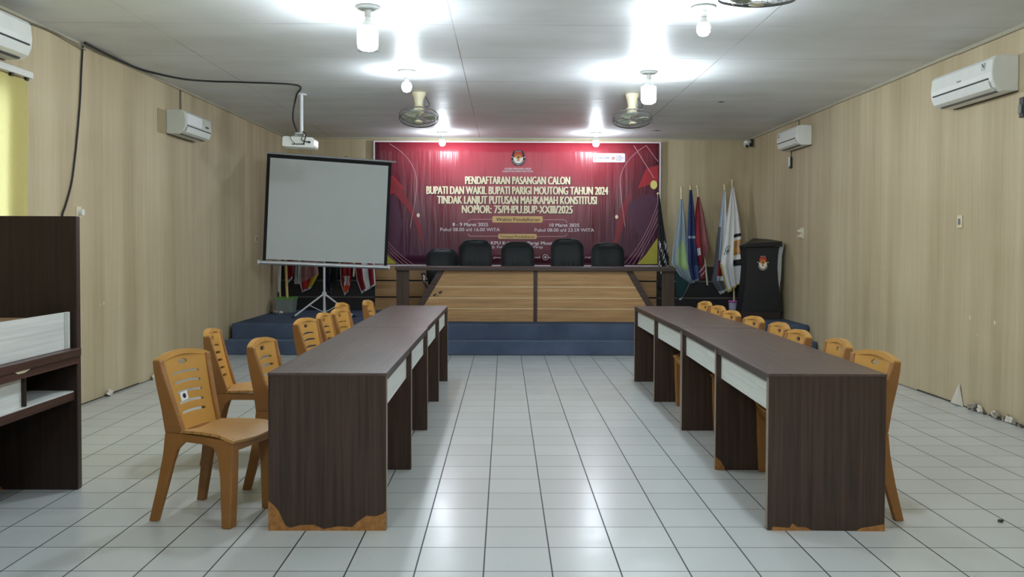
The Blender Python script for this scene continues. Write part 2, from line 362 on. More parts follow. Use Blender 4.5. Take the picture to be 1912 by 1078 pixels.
# panelled ledge along the back of the stage
wl = thing('panelled_ledge', 'plank-faced ledge under the red banner, light wood in the middle and black at both ends', 'ledge', (0.2, PY, SZ))
zones = (('black_plank', xl(PY)+.005, -2.075, 'ledge_dark'), ('wood_plank', -2.07, 2.43, 'ply_plank'), ('black_plank', 2.435, xr(PY)-.005, 'ledge_dark'))
for nm, x0, x1, mt in zones:
    b = MB(); b.box(x0-.2, x1-.2, .03, YB-PY-.002, 0, .70); b.build('ledge_core', 'ledge_dark', wl)
    for z0, z1 in ((.0, .198), (.222, .462), (.486, .705)):
        b = MB(); b.box(x0-.2, x1-.2, 0, .028, z0, z1); b.build(nm, mt, wl, bevel=.003)
    if mt == 'ledge_dark':
        for z0 in (.199, .463):
            b = MB(); b.box(x0-.2, x1-.2, .004, .029, z0, z0+.022); b.build('grey_strip', 'ledge_strip', wl)

# ------------------------------------------------------------------ text
def text_mesh(body, bold=0.0, spacing=1.0):
    cu = bpy.data.curves.new('txt', 'FONT'); cu.body = body; cu.size = 1; cu.offset = bold; cu.space_character = spacing; cu.resolution_u = 3
    ob = bpy.data.objects.new('txt', cu); COL.objects.link(ob)
    dg = bpy.context.evaluated_depsgraph_get(); me = bpy.data.meshes.new_from_object(ob.evaluated_get(dg))
    bpy.data.objects.remove(ob); bpy.data.curves.remove(cu); return me
def lettering(name, body, x0, x1, z0, cap, y, mat, parent, bold=.02, thick=0.0):
    me = text_mesh(body)
    thick = thick or bold*cap*1.0
    xs = [v.co.x for v in me.vertices]; a, c = min(xs), max(xs)
    k = (x1-x0)/(c-a)
    for v in me.vertices:
        v.co = Vector((x0 + (v.co.x-a)*k, y, z0 + v.co.y*cap/.70))
    if thick:                                     # heavier strokes: the same letters set side by side
        vs = [v.co.copy() for v in me.vertices]; fs = [tuple(p.vertices) for p in me.polygons]; n = len(vs); me = bpy.data.meshes.new(name)
        me.from_pydata([v+Vector((d*thick, -.00025*(d+1), 0)) for d in (-1, 0, 1) for v in vs], [], [tuple(i+k*n for i in f) for k in range(3) for f in fs])
    me.name = name; me.materials.clear(); me.materials.append(M[mat]); o = bpy.data.objects.new(name, me); COL.objects.link(o); o.parent = parent
    return o
def flat(b, pts, y, mat=0):                     # thin printed shape facing the hall
    b.add([(x, y, z) for x, z in pts], [tuple(range(len(pts)))], mat)
def ell(cx, cz, rx, rz, n=24, a0=0, a1=2*PI):
    return [(cx+rx*math.cos(a0+(a1-a0)*i/n), cz+rz*math.sin(a0+(a1-a0)*i/n)) for i in range(n+1 if a1-a0 < 6.2 else n)]
def ribbon(b, pts, wd, y, mat=0):
    pts = [Vector((p[0], p[1])) for p in pts]
    for i in range(len(pts)-1):
        d = (pts[i+1]-pts[i]).normalized(); nrm = Vector((-d.y, d.x))*wd/2
        flat(b, [tuple(pts[i]-nrm), tuple(pts[i+1]-nrm), tuple(pts[i+1]+nrm), tuple(pts[i]+nrm)], y, mat)
def emblem(parent, cx, cz, wd, ht, y, name='emblem'):
    b = MB(); k = wd/2; h = ht/2
    shield = [(cx-.55*k, cz+h), (cx+.55*k, cz+h), (cx+.8*k, cz+.72*h), (cx+k, cz), (cx+.86*k, cz-.6*h), (cx+.45*k, cz-h), (cx-.45*k, cz-h), (cx-.86*k, cz-.6*h), (cx-k, cz), (cx-.8*k, cz+.72*h)]
    flat(b, shield, y, 0)
    flat(b, [(cx-.5*k, cz+.78*h), (cx+.5*k, cz+.78*h), (cx+.66*k, cz+.05*h), (cx-.66*k, cz+.05*h)], y-.0006, 1)
    flat(b, ell(cx, cz-.02*h, .68*k, .70*h, 20, PI, 2*PI) + [(cx+.66*k, cz+.1*h), (cx-.66*k, cz+.1*h)], y-.0008, 2)
    bird = [(0, .52), (.10, .44), (.12, .30), (.34, .42), (.44, .18), (.30, -.05), (.14, -.08), (.18, -.34), (0, -.44), (-.18, -.34), (-.14, -.08), (-.30, -.05), (-.44, .18), (-.34, .42), (-.12, .30), (-.06, .46)]
    flat(b, [(cx+p*k, cz+q*h) for p, q in bird], y-.0012, 3)
    flat(b, ell(cx, cz+.12*h, .10*k, .14*h, 10), y-.0016, 0)
    for i in range(13):
        a = math.radians(205 + i*130/12); p = (cx+.84*k*math.cos(a), cz+.86*h*math.sin(a)); flat(b, ell(p[0], p[1], .055*k, .055*h, 6), y-.0012, 2)
    for i in range(5): flat(b, ell(cx+(-.36+.18*i)*k, cz+.89*h, .05*k, .05*h, 6), y-.0012, 2)
    for sx in (-1, 1): flat(b, ell(cx+sx*.86*k, cz+.12*h, .09*k, .08*h, 5), y-.0012, 2)
    return b.build(name, ['em_black', 'em_red', 'em_white', 'em_gold'], parent)

# ------------------------------------------------------------------ banner
BX0, BX1, BZ0, BZ1, BYW = -2.137, 2.540, 1.095, 3.105, 14.355
bn = thing('event_banner', 'wide dark red printed banner with gold lettering on the back wall', 'banner', ((BX0+BX1)/2, BYW, BZ0))
bw, bh = BX1-BX0, BZ1-BZ0
def bu(px, py):                                  # print units measured on the banner -> its own metres
    return ((px-965.3)/530.0*bw, (494.5-(py-(px-965.3)*.0062)+.3)/229.0*bh)
b = MB(); b.grid(lambda u, v: ((u-.5)*bw, .004*math.sin(u*40)*math.sin(v*PI), v*bh), [i/60 for i in range(61)], [i/12 for i in range(13)])
b.build('printed_cloth', 'banner', bn, solid=.004, offset=1)
b = MB(); e = .022
b.box(-bw/2-e, bw/2+e, -.012, .03, bh, bh+e); b.box(-bw/2-e, bw/2+e, -.012, .03, -e, 0); b.box(-bw/2-e, -bw/2, -.012, .03, 0, bh); b.box(bw/2, bw/2+e, -.012, .03, 0, bh)
b.build('white_frame', 'bn_white', bn)
yy = -.0085
L = lambda pts: [bu(*p) for p in pts]
for nm, mt, dy, pts in (('red_corner_triangle', 'bn_red', 0, [(703, 348), (734, 326), (756, 352), (703, 372)]), ('dark_red_sweep', 'bn_orange', -.0003, [(732, 330), (752, 352), (786, 420), (790, 462), (770, 400), (724, 345)]),
        ('red_corner_triangle', 'bn_red', 0, [(1190, 352), (1205, 315), (1228, 308), (1228, 340)]), ('dark_red_sweep', 'bn_orange', -.0003, [(1146, 455), (1156, 392), (1180, 350), (1172, 380), (1164, 420), (1150, 462)]),
        ('plum_shape', 'bn_purple', .0003, [(1172, 380), (1215, 360), (1228, 372), (1228, 420), (1200, 450), (1180, 420)]), ('plum_shape', 'bn_purple', .0003, [(703, 385), (740, 360), (752, 420), (740, 470), (703, 440)]),
        ('olive_corner', 'bn_olive', -.0006, [(703, 444), (703, 492), (741, 492), (726, 478)]), ('olive_corner', 'bn_olive', -.0006, [(1228, 444), (1228, 494), (1190, 494), (1206, 476)])):
    b = MB(); flat(b, L(pts), yy+dy); b.build(nm, mt, bn)
def arc(p0, p1, p2, n=14): return [bu((1-t)**2*p0[0]+2*t*(1-t)*p1[0]+t*t*p2[0], (1-t)**2*p0[1]+2*t*(1-t)*p1[1]+t*t*p2[1]) for t in [i/n for i in range(n+1)]]
curves = [(arc((703, 414+k*8), (722, 460+k*5), (772-k*9, 493)), .007) for k in range(4)] + [(arc((1228, 378+k*14), (1205, 452+k*4), (1164+k*9, 494)), .007) for k in range(4)]
curves += [(arc((727, 267), (782, 298), (778, 350)) + arc((778, 350), (774, 382), (766, 424)), .008), (arc((1206, 271), (1158, 300), (1157, 340)) + arc((1157, 340), (1160, 380), (1167, 424)), .008), (arc((1182, 271), (1200, 300), (1220, 332)), .012), (arc((1205, 271), (1215, 285), (1228, 302)), .010)]
for c_, w_ in curves: b = MB(); ribbon(b, c_, w_, yy-.001); b.build('curved_line', 'bn_line', bn)
for px, py, r, m_ in ((1220, 345, .058, 'bn_yellow'), (781, 401, .026, 'bn_title'), (1151, 405, .026, 'bn_title')):
    b = MB(); x, z = bu(px, py); flat(b, ell(x, z, r, r*1.25), yy-.0012); b.build('printed_dot', m_, bn)
x, z = bu(967, 294.5); emblem(bn, x, z, .235, .245, yy-.001)
def line(name, body, px0, px1, py_base, cap_px, mat, bold=.02, dy=0, thick=0.0):
    x0, z0 = bu(px0, py_base); x1, _ = bu(px1, py_base); lettering(name, body, x0, x1, z0, cap_px/229*bh, yy-.0015-dy, mat, bn, bold, thick)
line('caption_text', 'KOMISI PEMILIHAN UMUM', 942, 991, 316.2, 3.6, 'bn_white'); line('caption_text', 'KABUPATEN PARIGI MOUTONG', 938, 995, 320.8, 3.6, 'bn_white')
for body, a, c, yb, cap in (('PENDAFTARAN PASANGAN CALON', 868, 1064, 342.8, 14.6), ('BUPATI DAN WAKIL BUPATI PARIGI MOUTONG TAHUN 2024', 796, 1135, 361.3, 14.8), ('TINDAK LANJUT PUTUSAN MAHKAMAH KONSTITUSI', 816, 1114, 379.4, 14.8), ('NOMOR: 75/PHPU.BUP-XXIII/2025', 862, 1069, 397.2, 14.8)):
    line('title_text', body, a+.6, c-.6, yb, cap, 'bn_title', .010, .001, .0065); line('title_shadow', body, a+1.6, c+.6, yb+1.0, cap, 'bn_shadow', .010, 0, .0065)
def plate(px0, px1, py0, py1):
    x0, z0 = bu(px0, py1); x1, z1 = bu(px1, py0); b = MB(); r = .02; ps = []
    for cx_, cz_, a in ((x1-r, z1-r, 0), (x0+r, z1-r, 90), (x0+r, z0+r, 180), (x1-r, z0+r, 270)): ps += [(cx_+r*math.cos(math.radians(a+q)), cz_+r*math.sin(math.radians(a+q))) for q in (0, 30, 60, 90)]
    flat(b, ps, yy-.0012); return b
plate(919, 1013, 403.6, 415).build('text_plate', 'bn_box', bn); plate(930, 1002, 436.7, 445.6).build('text_plate', 'bn_box', bn)
line('heading_text', 'Waktu Pendaftaran', 926, 1007, 412.2, 6.2, 'bn_dark', .025); line('heading_text', 'Tempat Pendaftaran', 934, 998, 443.6, 4.6, 'bn_dark', .025)
for q in ([(919, 409), (880, 409), (875, 411), (874, 414)], [(1013, 410), (1052, 410), (1057, 412), (1058, 416)], [(930, 440.5), (880, 440.5), (875, 439), (874, 436)], [(1002, 441.5), (1052, 441.5), (1057, 440), (1058, 437)]):
    b = MB(); ribbon(b, L(q), .010, yy-.001); b.build('bracket_line', 'bn_line', bn)
line('date_text', '8 - 9 Maret 2025', 845, 911, 421.5, 6.4, 'bn_white', .03); line('time_text', 'Pukul 08.00 s/d 16.00 WITA', 822, 933, 430.8, 6.4, 'bn_white', .01)
line('date_text', '10 Maret 2025', 1026, 1081, 423.2, 6.4, 'bn_white', .03); line('time_text', 'Pukul 08.00 s/d 23.59 WITA', 998, 1109, 432.2, 6.4, 'bn_white', .01)
line('place_text', 'Kantor KPU Kabupaten Parigi Moutong', 885, 1046, 456, 6.2, 'bn_white', .03)
line('address_text', 'Jl. Peka', 918, 944, 463, 4.2, 'bn_white', .01); line('address_text', ', Parigi', 992, 1013, 463, 4.2, 'bn_white', .01)
line('contact_text', 'gimout', 921, 937, 482, 3.6, 'bn_white', .01); line('contact_text', 'nnai2', 996, 1009, 482, 3.6, 'bn_white', .01); line('contact_text', 'cp', 1024, 1029, 482, 3.4, 'bn_white', .01); line('contact_text', 'arigi', 1092, 1103, 482, 3.4, 'bn_white', .01)
b = MB(); x, z = bu(1018.5, 480.5)
ribbon(b, ell(x, z, .045, .045, 16)+[(x+.045, z)], .008, yy-.001); flat(b, [(x-.018, z-.014), (x+.018, z-.014), (x+.018, z+.014), (x-.018, z+.014)], yy-.001); b.build('contact_icon', 'bn_white', bn)
plate(1106, 1166, 286, 302.5).build('slogan_badge', 'bn_white', bn)
line('slogan_text', 'BerAKHLAK', 1110, 1137, 296.6, 4.6, 'bn_blue', .02, .001); line('slogan_text', '#', 1141, 1147, 297.5, 6.2, 'bn_red', .03, .001)
for i, s_ in enumerate(('bangga', 'melayani', 'bangsa')): line('slogan_text', s_, 1149, 1149+(10, 13, 10)[i], 291.8+i*3.6, 2.3, 'bn_blue', .01, .001)

# ------------------------------------------------------------------ bulbs
def bulb(x, y, big, label, drop=0.0):
    r, hgt = (.076, .175) if big else (.05, .105)
    t = thing('light_bulb', label, 'light bulb', (x, y, H), 0, 'bare bulbs on the ceiling')
    b = MB(); b.lathe([(.0, 0), (.088, 0), (.092, -.008), (.075, -.022), (.04, -.028), (0, -.028)]); b.build('ceiling_rose', 'grey_plastic', t)
    b = MB(); b.lathe([(.026, -.026), (.026, -.075), (.02, -.08)], n=16); b.build('lamp_socket', 'white_plastic', t)
    z = -.08
    b = MB()
    if big: b.lathe([(.02, z), (.024, z-.03), (.05, z-.055), (r*.97, z-.075)], n=20)
    else: b.lathe([(.018, z), (.022, z-.02), (r*.8, z-.045)], n=20)
    b.build('bulb_neck', 'white_plastic', t)
    b = MB()
    if big: b.lathe([(r*.97, z-.075), (r, z-.09), (r, z-.20), (r*.92, z-.228), (r*.6, z-.243), (0, z-.247)], n=20)
    else: b.lathe([(r*.8, z-.045), (r, z-.075), (r*.95, z-.105), (r*.62, z-.13), (0, z-.14)], n=20)
    b.build('glowing_globe', 'bulb_big' if big else 'bulb_small', t)
bulb(-1.02, 6.50, True, 'large lit white bulb nearest the left front, hanging above the brown table')
bulb(-1.00, 8.88, False, 'small lit bulb just in front of the left ceiling fan')
bulb(-.985, 13.70, False, 'lit bulb close to the banner above its left half')
bulb(1.455, 8.87, True, 'large lit white bulb in front of the right ceiling fan')
bulb(1.46, 6.45, False, 'small lit bulb at the top right of the ceiling, beside the half-seen fan')
bulb(1.425, 13.70, False, 'lit bulb close to the banner above its white badge')
for x, y, bg in ((1.45, 4.05, False), (-1.02, 1.65, True), (1.45, 1.65, True)):
    bulb(x, y, bg, 'lit white bulb on the near part of the ceiling over the viewer')

# ------------------------------------------------------------------ ceiling fans
def fan(x, y, label, tilt, rz):
    t = thing('orbit_fan', label, 'fan', (x, y, H), rz, 'small orbit fans on the ceiling')
    b = MB(); b.lathe([(0, 0), (.080, 0), (.082, -.012), (.064, -.06), (.050, -.13), (.052, -.165), (0, -.165)], n=20); b.build('mount_column', 'cream_plastic', t)
    b = MB(); b.box(.02, .066, -.03, .03, -.155, -.07); b.build('swivel_gear_box', 'fan_grey', t, bevel=.008)
    b = MB(); b.lathe([(.05, -.16), (.068, -.165), (.068, -.185), (.05, -.19)], n=20); b.build('collar_ring', 'cream_plastic', t)
    Mx = Matrix.Translation((0, 0, -.19)) @ Matrix.Rotation(tilt, 4, 'X')
    b = MB(); b.lathe([(0, .0), (.055, 0), (.062, -.03), (.05, -.06), (.02, -.07), (.012, -.09), (0, -.09)], n=20, mtx=Mx); b.build('motor_housing', 'ivory', t)
    b = MB(); R = .225
    def P(r, a, z): return Mx @ Vector((r*math.cos(a), r*math.sin(a), z))
    def zt(r): return -.075 + .03*(1-(r/R)**2)
    def zb(r): return -.135 - .03*(1-(r/R)**2)
    for r, z, w_ in ((R, -.085, .0045), (R, -.125, .0045), (R*.98, -.075, .003), (R*.98, -.135, .003)): b.tube([P(r, 2*PI*k/40, z) for k in range(41)], w_, 5, 0, False)
    for r in (.08, .14, .19): b.tube([P(r, 2*PI*k/32, zb(r)) for k in range(33)], .0018, 4, 0, False)
    for k in range(44):
        a = 2*PI*k/44
        b.tube([P(r, a, zb(r)) for r in (.04, .1, .16, .205)]+[P(R, a, -.125), P(R, a, -.085)], .0012, 3, 0, False)
        if k % 3 == 0: b.tube([P(r, a, zt(r)) for r in (.055, .12, .18)]+[P(R, a, -.085)], .0016, 4, 0, False)
    b.build('wire_cage', 'wire_dark', t)
    b = MB(); b.lathe([(0, -.166), (.045, -.166), (.045, -.158), (0, -.158)], n=18, mtx=Mx); b.build('centre_badge', 'ivory', t)
    for k in range(3):
        b = MB(); a0 = k*2*PI/3
        def fn(u, v): r = .035+v*.16; a = a0+(u-.5)*(1.0+.55*math.sin(v*PI)); return P(r, a, -.108+.03*(u-.5))
        b.grid(fn, [i/6 for i in range(7)], [i/5 for i in range(6)]); b.build('blade', 'fan_blade', t, solid=.003)
    b = MB(); b.tube(smooth_path([(.05, 0, -.02), (.10, .01, -.09), (.12, 0, -.15), (.06, 0, -.17)]), .004, 5); b.build('power_lead', 'cable', t)
    return t
fan(-1.0, 10.15, 'left ceiling fan with cream mount, over the left row of tables', math.radians(-17), .0)
fan(1.478, 10.18, 'right ceiling fan with cream mount, hanging in front of the banner', math.radians(-15), PI*.0)
fan(1.47, 5.10, 'ceiling fan cut off by the top edge of the photo', math.radians(5), .3)

# ------------------------------------------------------------------ conference tables
def table(x, y0, label, mirror, rz, ln=2.385, chips=None):
    W_ = .585; t = thing('conference_table', label, 'table', (x, y0, 0), rz, 'dark brown tables in two facing rows')
    s = -1 if mirror else 1                       # inner face is at local x = 0, table spreads to s*W_
    def X(a, c): return (a, c) if s > 0 else (-c, -a)
    b = MB(); b.box(*X(-.003, W_+.003), -.002, ln+.0005, .777, .79); b.build('table_top', 'laminate_top', t, bevel=.0012)
    for k, (yy0, nm) in enumerate(((0, 'end_panel'), (ln/2-.018, 'middle_panel'), (ln-.037, 'end_panel'))):
        b = MB(); b.box(*X(0, W_), yy0, yy0+.036, 0, .777); o = b.build(nm, 'laminate_panel', t, bevel=.0015)
        b = MB(); b.box(*X(-.0025, 0), yy0+.001, yy0+.035, .01, .765); b.build('edge_strip', 'edge', o)
        if chips and k in chips:
            for poly in chips[k]:
                b = MB(); b.prism([(s*p, q) for p, q in poly], 1, yy0-.0025, yy0-.0003); b.build('chipped_corner', 'chip', o)
    b = MB()
    for yy0, yy1 in ((.037, ln/2-.019), (ln/2+.019, ln-.038)): b.box(*X(.004, .022), yy0, yy1, .742, .776)
    b.build('apron_rail', 'laminate_rail', t)
    for yy0, yy1 in ((.037, ln/2-.02), (ln/2+.02, ln-.038)):
        b = MB(); b.box(*X(.03, .048), yy0, yy1, .585, .742); b.build('white_modesty_board', 'white_laminate', t, bevel=.002)
    return t
chipL = {0: [[(.585, 0), (.585, .150), (.555, .125), (.535, .10), (.50, .025), (.475, .015), (.43, .028), (.36, .03), (.31, .008), (.24, .022), (.17, .018), (.14, .045), (.10, .075), (.05, .072), (.015, .085), (0, .10), (0, 0)]]}
chipR = {0: [[(.02, 0), (.025, .020), (.11, .014), (.125, .038), (.15, .018), (.19, .018), (.225, 0)], [(.44, 0), (.47, .016), (.52, .024), (.585, .036), (.585, 0)]],
         1: [[(0, 0), (0, .085), (.03, .06), (.055, .02), (.06, 0)]]}
table(-.588, 4.318, 'brown table nearest the camera in the left row, orange chips along its bottom edge', True, .002, chips=chipL)
table(-.600, 6.715, 'far brown table of the left row, its end against the stage', True, -.002)
table(1.322, 4.325, 'brown table nearest the camera in the right row, small chips at its foot', False, -.020, chips=chipR)
table(1.372, 6.722, 'far brown table of the right row, ending before the stage', False, .004)

# ------------------------------------------------------------------ plastic chairs
def nar(b, z0=0.0):                       # the back and rear legs draw in towards seat height
    b.v = [(x, y*(.78+.22*min(1, abs(z-.45)/(.38 if z > .45 else .45))), z) for x, y, z in b.v]; return b
def make_chair():
    t = thing('plastic_chair', '', 'chair')
    for s in (-1, 1):
        b = MB(); y0, y1 = (.178, .212) if s > 0 else (-.212, -.178)
        b.prism([(-.040, 0), (.006, 0), (.048, .16), (.082, .30), (.105, .372), (.150, .415), (.150, .452), (.025, .452), (.020, .34), (-.004, .18)], 1, y0, y1); nar(b).build('leg', 'chair_weave', t, bevel=.004)
        b = MB(); y0, y1 = (.150, .210) if s > 0 else (-.210, -.150)
        b.prism([(.392, 0), (.440, 0), (.452, .25), (.456, .448), (.30, .448), (.30, .418), (.345, .405), (.370, .36), (.384, .25)], 1, y0, y1); b.build('leg', 'chair_weave', t, bevel=.004)
    b = MB()
    def sf(u, v):
        x = .092+.371*v; y = (.162+.054*min(1, v*1.15))*u
        z = .446 - .005*math.cos(u*PI) + .010*math.sin(v*PI*.9+.2) - .018*max(0, v-.78)/.22 - .005*(1-u*u)
        return (x, y, z)
    b.grid(sf, [-1+.125*i for i in range(17)], [i/12 for i in range(13)])
    for s in (-1, 1):
        p = [(.09, s*.134), (.09, s*.160), (.452, s*.209), (.452, s*.184)]
        b.hexa([(x, y, .412) for x, y in p] + [(x, y, .452) for x, y in p], 1)
    b.box(.436, .456, -.205, .205, .39, .436, 1); b.box(.08, .11, -.145, .145, .42, .462, 1)
    o = b.build('seat', ['chair_seat', 'chair_weave'], t, solid=.014, split=True)
    o.modifiers['solid'].offset = -1
    # back panel with slots and a hand hole
    us = sorted(set([-1, -.9, -.72, -.62, -.5, -.35, .35, .5, .62, .72, .9, 1] + [round(-.22+.02*k, 3) for k in range(23)]))
    slots = [(.20, .235), (.335, .37), (.47, .505), (.605, .64), (.735, .765)]
    vs = sorted(set([0, .1, .28, .42, .55, .69, .81, 1, .965] + [round(.845+.006*k, 3) for k in range(16)] + [q for s_ in slots for q in s_]))
    def bk(u, v):
        z = .462 + v*(.353+.030*(1-u*u)); q = (z-.45)/.43
        return (.118 - .110*q - .006*math.sin(q*PI)-.022*(1-u*u), .186*u, z)
    def skip(u, v):
        if abs(u) < .62 and any(a < v < c for a, c in slots): return True
        return (u/.2)**2 + ((v-.888)/.038)**2 < 1
    b = MB(); b.grid(bk, us, vs, skip=skip); nar(b).build('backrest', 'chair_plain', t, solid=.011, split=True)
    for s in (-1, 1):
        b = MB(); y0, y1 = (.174, .212) if s > 0 else (-.212, -.174)
        b.prism([(.025, .452), (.140, .452), (.130, .475), (.110, .54), (.086, .62), (.058, .72), (.038, .79), (.030, .830), (-.012, .830), (-.012, .78), (-.004, .70), (.014, .58)], 1, y0, y1); nar(b).build('back_post', 'chair_weave', t, bevel=.005)
    b = MB(); pr = []
    for i in range(19):
        u = -1+i/9; z = .832+.030*(1-u*u); pr.append((.006-.020*(1-u*u), .196*u, z))
    n = len(pr)
    for i in range(n-1):
        (x0, y0, z0), (x1, y1, z1) = pr[i], pr[i+1]
        b.hexa([(x0-.020, y0, z0-.020), (x0+.022, y0, z0-.022), (x1+.022, y1, z1-.022), (x1-.020, y1, z1-.020), (x0-.020, y0, z0), (x0+.016, y0, z0+.004), (x1+.016, y1, z1+.004), (x1-.020, y1, z1)])
    b.build('top_rail', 'chair_plain', t)
    return t
chair0 = make_chair()
first = True
def put_chair(nx, ny, deg, left, label):
    global first
    th = math.radians(deg); c, s = math.cos(th), math.sin(th)
    o = chair0 if first else copy_tree(chair0); first = False
    if left: o.location = (nx+.21*s, ny+.21*c, 0); o.rotation_euler = (0, 0, -th)
    else: o.location = (nx-.21*s, ny+.21*c, 0); o.rotation_euler = (0, 0, PI+th)
    tag(o, label, 'chair', 'ochre plastic chairs behind the tables'); return o
LC = [(-1.480, 5.03, 4, 'ochre chair on the left tucked against the near brown table, just behind the nearest chair'),
      (-1.925, 5.60, -8, 'ochre chair on the left standing furthest back from the tables, toward the wall'),
      (-1.790, 4.455, 17, 'ochre plastic chair nearest the camera on the left, white label on its back'),
      (-1.560, 6.45, 9, 'fourth ochre chair from the camera in the left row'),
      (-1.498, 6.96, 1, 'fifth ochre chair from the camera in the left row'),
      (-1.482, 7.43, 8, 'sixth ochre chair from the camera in the left row'),
      (-1.590, 8.20, 3, 'seventh ochre chair from the camera in the left row, behind the sixth'),
      (-1.394, 8.60, 1, 'ochre chair at the far end of the left row beside the stage')]
ch1 = None
for i, (x, y, d, lb) in enumerate(LC):
    o = put_chair(x, y, d, True, lb)
    if i == 2: ch1 = o
RC = [(2.040, 4.47, 8, 'ochre chair nearest the camera on the right, its back post beside the table end'),
      (2.025, 5.06, -4, 'second ochre chair from the camera on the right'), (1.985, 5.62, 0, 'third ochre chair from the camera on the right'),
      (2.030, 6.18, -1, 'fourth ochre chair from the camera on the right'), (2.015, 6.735, 3, 'fifth ochre chair from the camera on the right'),
      (1.990, 7.33, 3, 'sixth ochre chair from the camera on the right'), (2.020, 7.95, 2, 'seventh ochre chair from the camera on the right'),
      (2.045, 8.58, 2, 'ochre chair at the far end of the right row')]
for x, y, d, lb in RC: put_chair(x, y, d, False, lb)
def lx(z): return .118-.110*(z-.45)/.43-.006*math.sin((z-.45)/.43*PI)-.019+.0080
b = MB(); b.add([(lx(.602), -.078, .602), (lx(.608), -.020, .608), (lx(.652), -.020, .652), (lx(.646), -.078, .646)], [(0, 1, 2, 3)]); st_ = b.build('label_sticker', 'paper_white', ch1, solid=.001)
b = MB(); pts = [(lx(.627+.012*math.sin(a))+.0012, -.049+.013*math.cos(a), .627+.013*math.sin(a)) for a in [2*PI*k/14 for k in range(14)]]
b.add(pts, [tuple(range(14))]); b.build('round_mark', 'ink', st_, solid=.001)

# ------------------------------------------------------------------ dais desk
DY = 11.86
dk = thing('panel_desk', 'long brown panel table with light wood front standing on the stage', 'table', (.42, DY, SZ))
b = MB(); b.box(-1.905, 1.905, -.07, .62, .700, .748); b.build('desk_top', 'laminate_rail', dk, bevel=.003)
for s in (-1, 1):
    b = MB(); x = s*1.81; b.box(x-.085, x+.085, 0, .04, 0, .70); b.build('end_post', 'laminate_panel', dk, bevel=.003)
    b = MB(); b.box(x-.02+s*.06, x+.02+s*.06, .04, .56, 0, .70); b.build('end_panel', 'laminate_panel', dk)
zz = [0, .178, .325, .478, .70]
def hx(z): return 1.65-.415*(z/.70)     # half width of the sloping front at height z
for i in range(4):
    for s in (-1, 1):
        z0, z1 = zz[i]+.004, zz[i+1]-.004
        b = MB(); x0, x1, x2 = .025, hx(z0), hx(z1)
        b.prism([(s*x0, z0), (s*x1, z0), (s*x2, z1), (s*x0, z1)], 1, .012, .032); b.build('front_plank', 'ply_plank', dk)
for z in zz[1:4]: b = MB(); b.box(-hx(z), hx(z), .014, .03, z-.004, z+.004); b.build('groove_strip', 'ivory', dk)
for s in (-1, 1):
    b = MB(); b.prism([(s*hx(0), 0), (s*(hx(0)+.095), 0), (s*(hx(.7)+.095), .70), (s*hx(.7), .70)], 1, .0, .045); b.build('slanted_board', 'laminate_rail', dk, bevel=.002)
b = MB(); b.box(-.024, .024, -.002, .034, 0, .70); b.build('centre_post', 'laminate_panel', dk, bevel=.002)
for px, pz, r in ((-1.30, .395, .018), (-1.285, .41, .012), (-1.375, .36, .016), (-1.36, .375, .01), (-1.33, .355, .008)):
    b = MB(); flat(b, [(px+r*math.cos(a)*(1.3+.4*math.sin(3*a)), pz+r*math.sin(a)) for a in [2*PI*k/9 for k in range(9)]], .0112); b.build('dark_stain', 'dark_rubble', dk)

